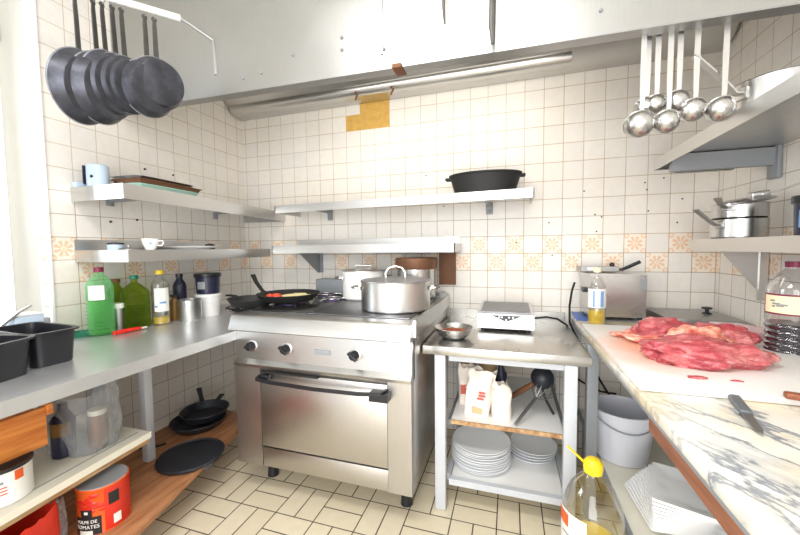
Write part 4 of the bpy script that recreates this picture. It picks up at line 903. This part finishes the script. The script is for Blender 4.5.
# ------------------------------------------------------------------ under the left counter
p = thing('tin_can', 'white catering tin with red print and black lid on the white shelf', 'tin', (.490, -1.685, .4565))
MB().lathe([(0, 0), (.072, 0), (.074, .003), (.072, .006), (.072, .102), (.074, .105), (.072, .108)], seg=48).build('can_body', M['label'], p); MB().lathe([(.074, .104), (.076, .108), (.075, .116), (.066, .116), (.064, .110), (0, .110)], seg=48).build('lid', M['black'], p)
for z in (.058, .048, .038): patch(.0728, 5.35, 6.05, z, z+.004).build('print', M['flourred'], p)
patch(.0728, 4.85, 5.25, .045, .095).build('red_ring', M['flourred'], p); patch(.0734, 4.9, 5.15, .057, .083).build('ring_centre', M['label'], p); patch(.0728, 5.7, 5.95, .072, .080).build('print', M['greyd'], p)
patch(.0728, 6.3, 6.6, .07, .10).build('print', M['orange'], p)
p = thing('tin_can', 'big orange tin of tomato pulp on the plywood shelf', 'tin', (.548, -1.435, .201))
CR = .080
MB().lathe([(0, 0), (CR, 0), (CR+.002, .003), (CR, .006), (CR, .166), (CR+.002, .169), (CR, .172), (CR-.002, .172)], seg=56).build('can_body', M['orange'], p)
MB().lathe([(CR-.002, .1722), (CR-.003, .1745), (CR-.008, .1730), (0, .1730)], seg=56).build('lid', M['greyd'], p)
patch(CR+.0008, 5.75, 7.2, .006, .164).build('side_print', M['tomred'], p)
lab = patch(CR+.0016, 4.55, 5.62, .004, .072).build('label', M['blackm'], p); patch(CR+.0022, 4.85, 5.30, .070, .100).build('emblem_patch', M['blackm'], p)
patch(CR+.0028, 5.0, 5.15, .084, .094, seg=4).build('emblem', M['label'], p); patch(CR+.0028, 4.75, 5.3, .002, .022).build('white_strip', M['label'], p)
patch(CR+.0024, 6.05, 6.35, .02, .055).build('barcode_patch', M['label'], p); patch(CR+.0024, 5.9, 6.3, .10, .145).build('print', M['blackm'], p)
def bend(a_c, z0, Rr): return lambda x, y, z: ((Rr+z)*math.cos(a_c+x/Rr), (Rr+z)*math.sin(a_c+x/Rr), z0+y)
text('lettering', 'PULPE DE', .0165, M['label'], p, bend(5.06, .050, CR+.003)); text('lettering', 'TOMATES', .0185, M['label'], p, bend(5.06, .030, CR+.003))
for k in range(22):
    a = 4.75+random.random()*1.0; z = .09+random.random()*.06; q = MB(); q.T = Matrix.Translation((CR*math.cos(a), CR*math.sin(a), z)) @ Matrix.Rotation(a, 4, 'Z'); q.ball((0, 0, 0), 1, 10, 6, (.002, .010+random.random()*.008, .006+random.random()*.004)); q.build('tomato_picture', M['tomred'], p)
b = MB()
def crumple(b, w_, d_, h_, seed, amp=.02, top=True):
    N = 14; K = 40; vs = []; fs = []
    for i in range(N+1):
        t_ = i/N; z = h_*t_
        for k in range(K):
            a = 2*PI*k/K; c_, s_ = math.cos(a), math.sin(a); q = 4.; rr = (abs(c_)**q+abs(s_)**q)**(-1/q); sc = (.88+.12*math.sin(t_*PI)+.14*max(0, t_-.7))
            x, y = rr*c_*w_/2*sc, rr*s_*d_/2*sc; nn = amp*noise.noise(Vector((x*18+seed, y*18, z*14)))+amp*.5*noise.noise(Vector((x*45+seed, y*45, z*40)))
            vs.append((x*(1+nn*8), y*(1+nn*8), z+(abs(noise.noise(Vector((c_*3+seed, s_*3, 0))))*.035 if i == N else 0)))
    for i in range(N):
        for k in range(K): k2 = (k+1) % K; fs.append((i*K+k, i*K+k2, i*K+K+k2, i*K+K+k))
    fs.append(tuple(range(K))[::-1]); b.add(vs, fs); return b
o = crumple(MB(), .24, .17, .225, 3).build('plastic_bag', M['bag'], None, 60); tag(o, 'crumpled clear plastic bag full of bottles on the white shelf', 'bag', None, (.40, -1.41, .4565), .2)
p = thing('jar', 'glass jar with orange contents inside the clear bag', 'jar', (.455, -1.385, .459)); MB().lathe([(.032, 0), (.034, .11), (.026, .13)], seg=28).build('jar_body', M['copper'], p); MB().lathe([(.03, .13), (.03, .15), (0, .151)], seg=28).build('lid', M['cream'], p)
p = thing('bottle', 'dark bottle with olive label inside the clear bag', 'bottle', (.40, -1.47, .459)); MB().lathe([(.036, 0), (.038, .14), (.016, .18), (.016, .20)], seg=28).build('bottle_body', M['navy'], p); patch(.0385, 4.6, 6.4, .085, .135).build('label', M['amber'], p)
p = thing('wooden_drawer', 'orange wooden drawer front hanging under the left counter', 'drawer', (.50, -1.955, .575))
MB().box(0, .018, 0, .38, 0, .135, .003).build('front', M['crate'], p); MB().box(-.012, .022, .38, .398, .105, .140, .002).build('corner_lug', M['crate'], p); MB().box(-.30, 0, 0, .012, .01, .12).build('side', M['crate'], p); MB().box(-.30, 0, .365, .377, .01, .12).build('side', M['crate'], p)
MB().box(-.30, .0, -.02, -.005, .10, .25).build('runner', M['greyd'], p); MB().box(-.30, .0, .380, .393, .14, .25).build('runner', M['greyd'], p)
o = crumple(MB(), .14, .19, .185, 9, .012).build('red_bag', M['tomred'], None, 60); tag(o, 'bright red plastic packet on the plywood shelf by the orange tin', 'bag', None, (.56, -1.69, .201), .3)
o = crumple(MB(), .06, .05, .165, 19, .02).build('plastic_bag', M['bag'], None, 60); tag(o, 'loose clear plastic wrap between the red packet and the orange tin', 'bag', None, (.51, -1.57, .201), .3)
tag(MB().lathe([(0, 0), (.135, 0), (.150, .006), (.152, .016), (.146, .020), (.140, .014), (0, .012)], seg=60).build('round_lid', M['iron']), 'black round iron lid lying on the plywood shelf', 'lid', None, (.515, -1.02, .2005))
p = skillet('frying_pan', 'large dark frying pan in the shadow at the back of the plywood shelf', (.28, -.76, .2005), .145, 1.9, .15, .02, mat=M['iron'])
p = skillet('frying_pan', 'dark frying pan stacked upon the other in the shadow under the counter', (.30, -.73, .248), .13, 2.5, .16, .03, mat=M['iron'])
tag(MB().tube([(.10, -1.11, .46), (.16, -1.13, .34), (.20, -1.10, .24), (.26, -1.03, .212), (.28, -.97, .207)], .005, 8).build('power_cord', M['rubber']), 'black cable hanging on the wall under the left counter', 'cord')

# ------------------------------------------------------------------ light
S.world = bpy.data.worlds.new('world'); S.world.use_nodes = True
bg = S.world.node_tree.nodes['Background']; bg.inputs[0].default_value = (.93, .96, 1, 1); bg.inputs[1].default_value = 1.25
def area(name, loc, target, sx, sy, power, col=(1, 1, 1), spread=PI):
    l = bpy.data.lights.new(name, 'AREA'); l.shape = 'RECTANGLE'; l.size = sx; l.size_y = sy; l.energy = power; l.color = col; l.spread = spread
    o = bpy.data.objects.new(name, l); C.objects.link(o); o.location = loc
    o.rotation_euler = (Vector(target)-Vector(loc)).to_track_quat('-Z', 'Y').to_euler(); return o
area('window_light', (-2.4, -2.0, 2.1), (1.5, -1.5, .9), 1.8, 1.8, 70, (.86, .93, 1))
area('ceiling_lamp', (1.6, -2.2, 2.70), (1.6, -1.9, 0), 1.2, .4, 22, (1, .98, .95))
area('fill_light', (1.8, -3.9, 1.15), (1.6, -.5, .9), 1.6, 2.2, 52, (1, .985, .965))  # unseen fill added behind the camera for the hood gradient and low parts
area('hood_lamp', (1.55, -.60, 2.22), (1.45, .1, 1.3), 1.5, .35, 5.0, (1, .94, .84))
S.view_settings.view_transform = 'Standard'; S.view_settings.look = 'None'; S.view_settings.gamma = 1; S.view_settings.exposure = 0.40
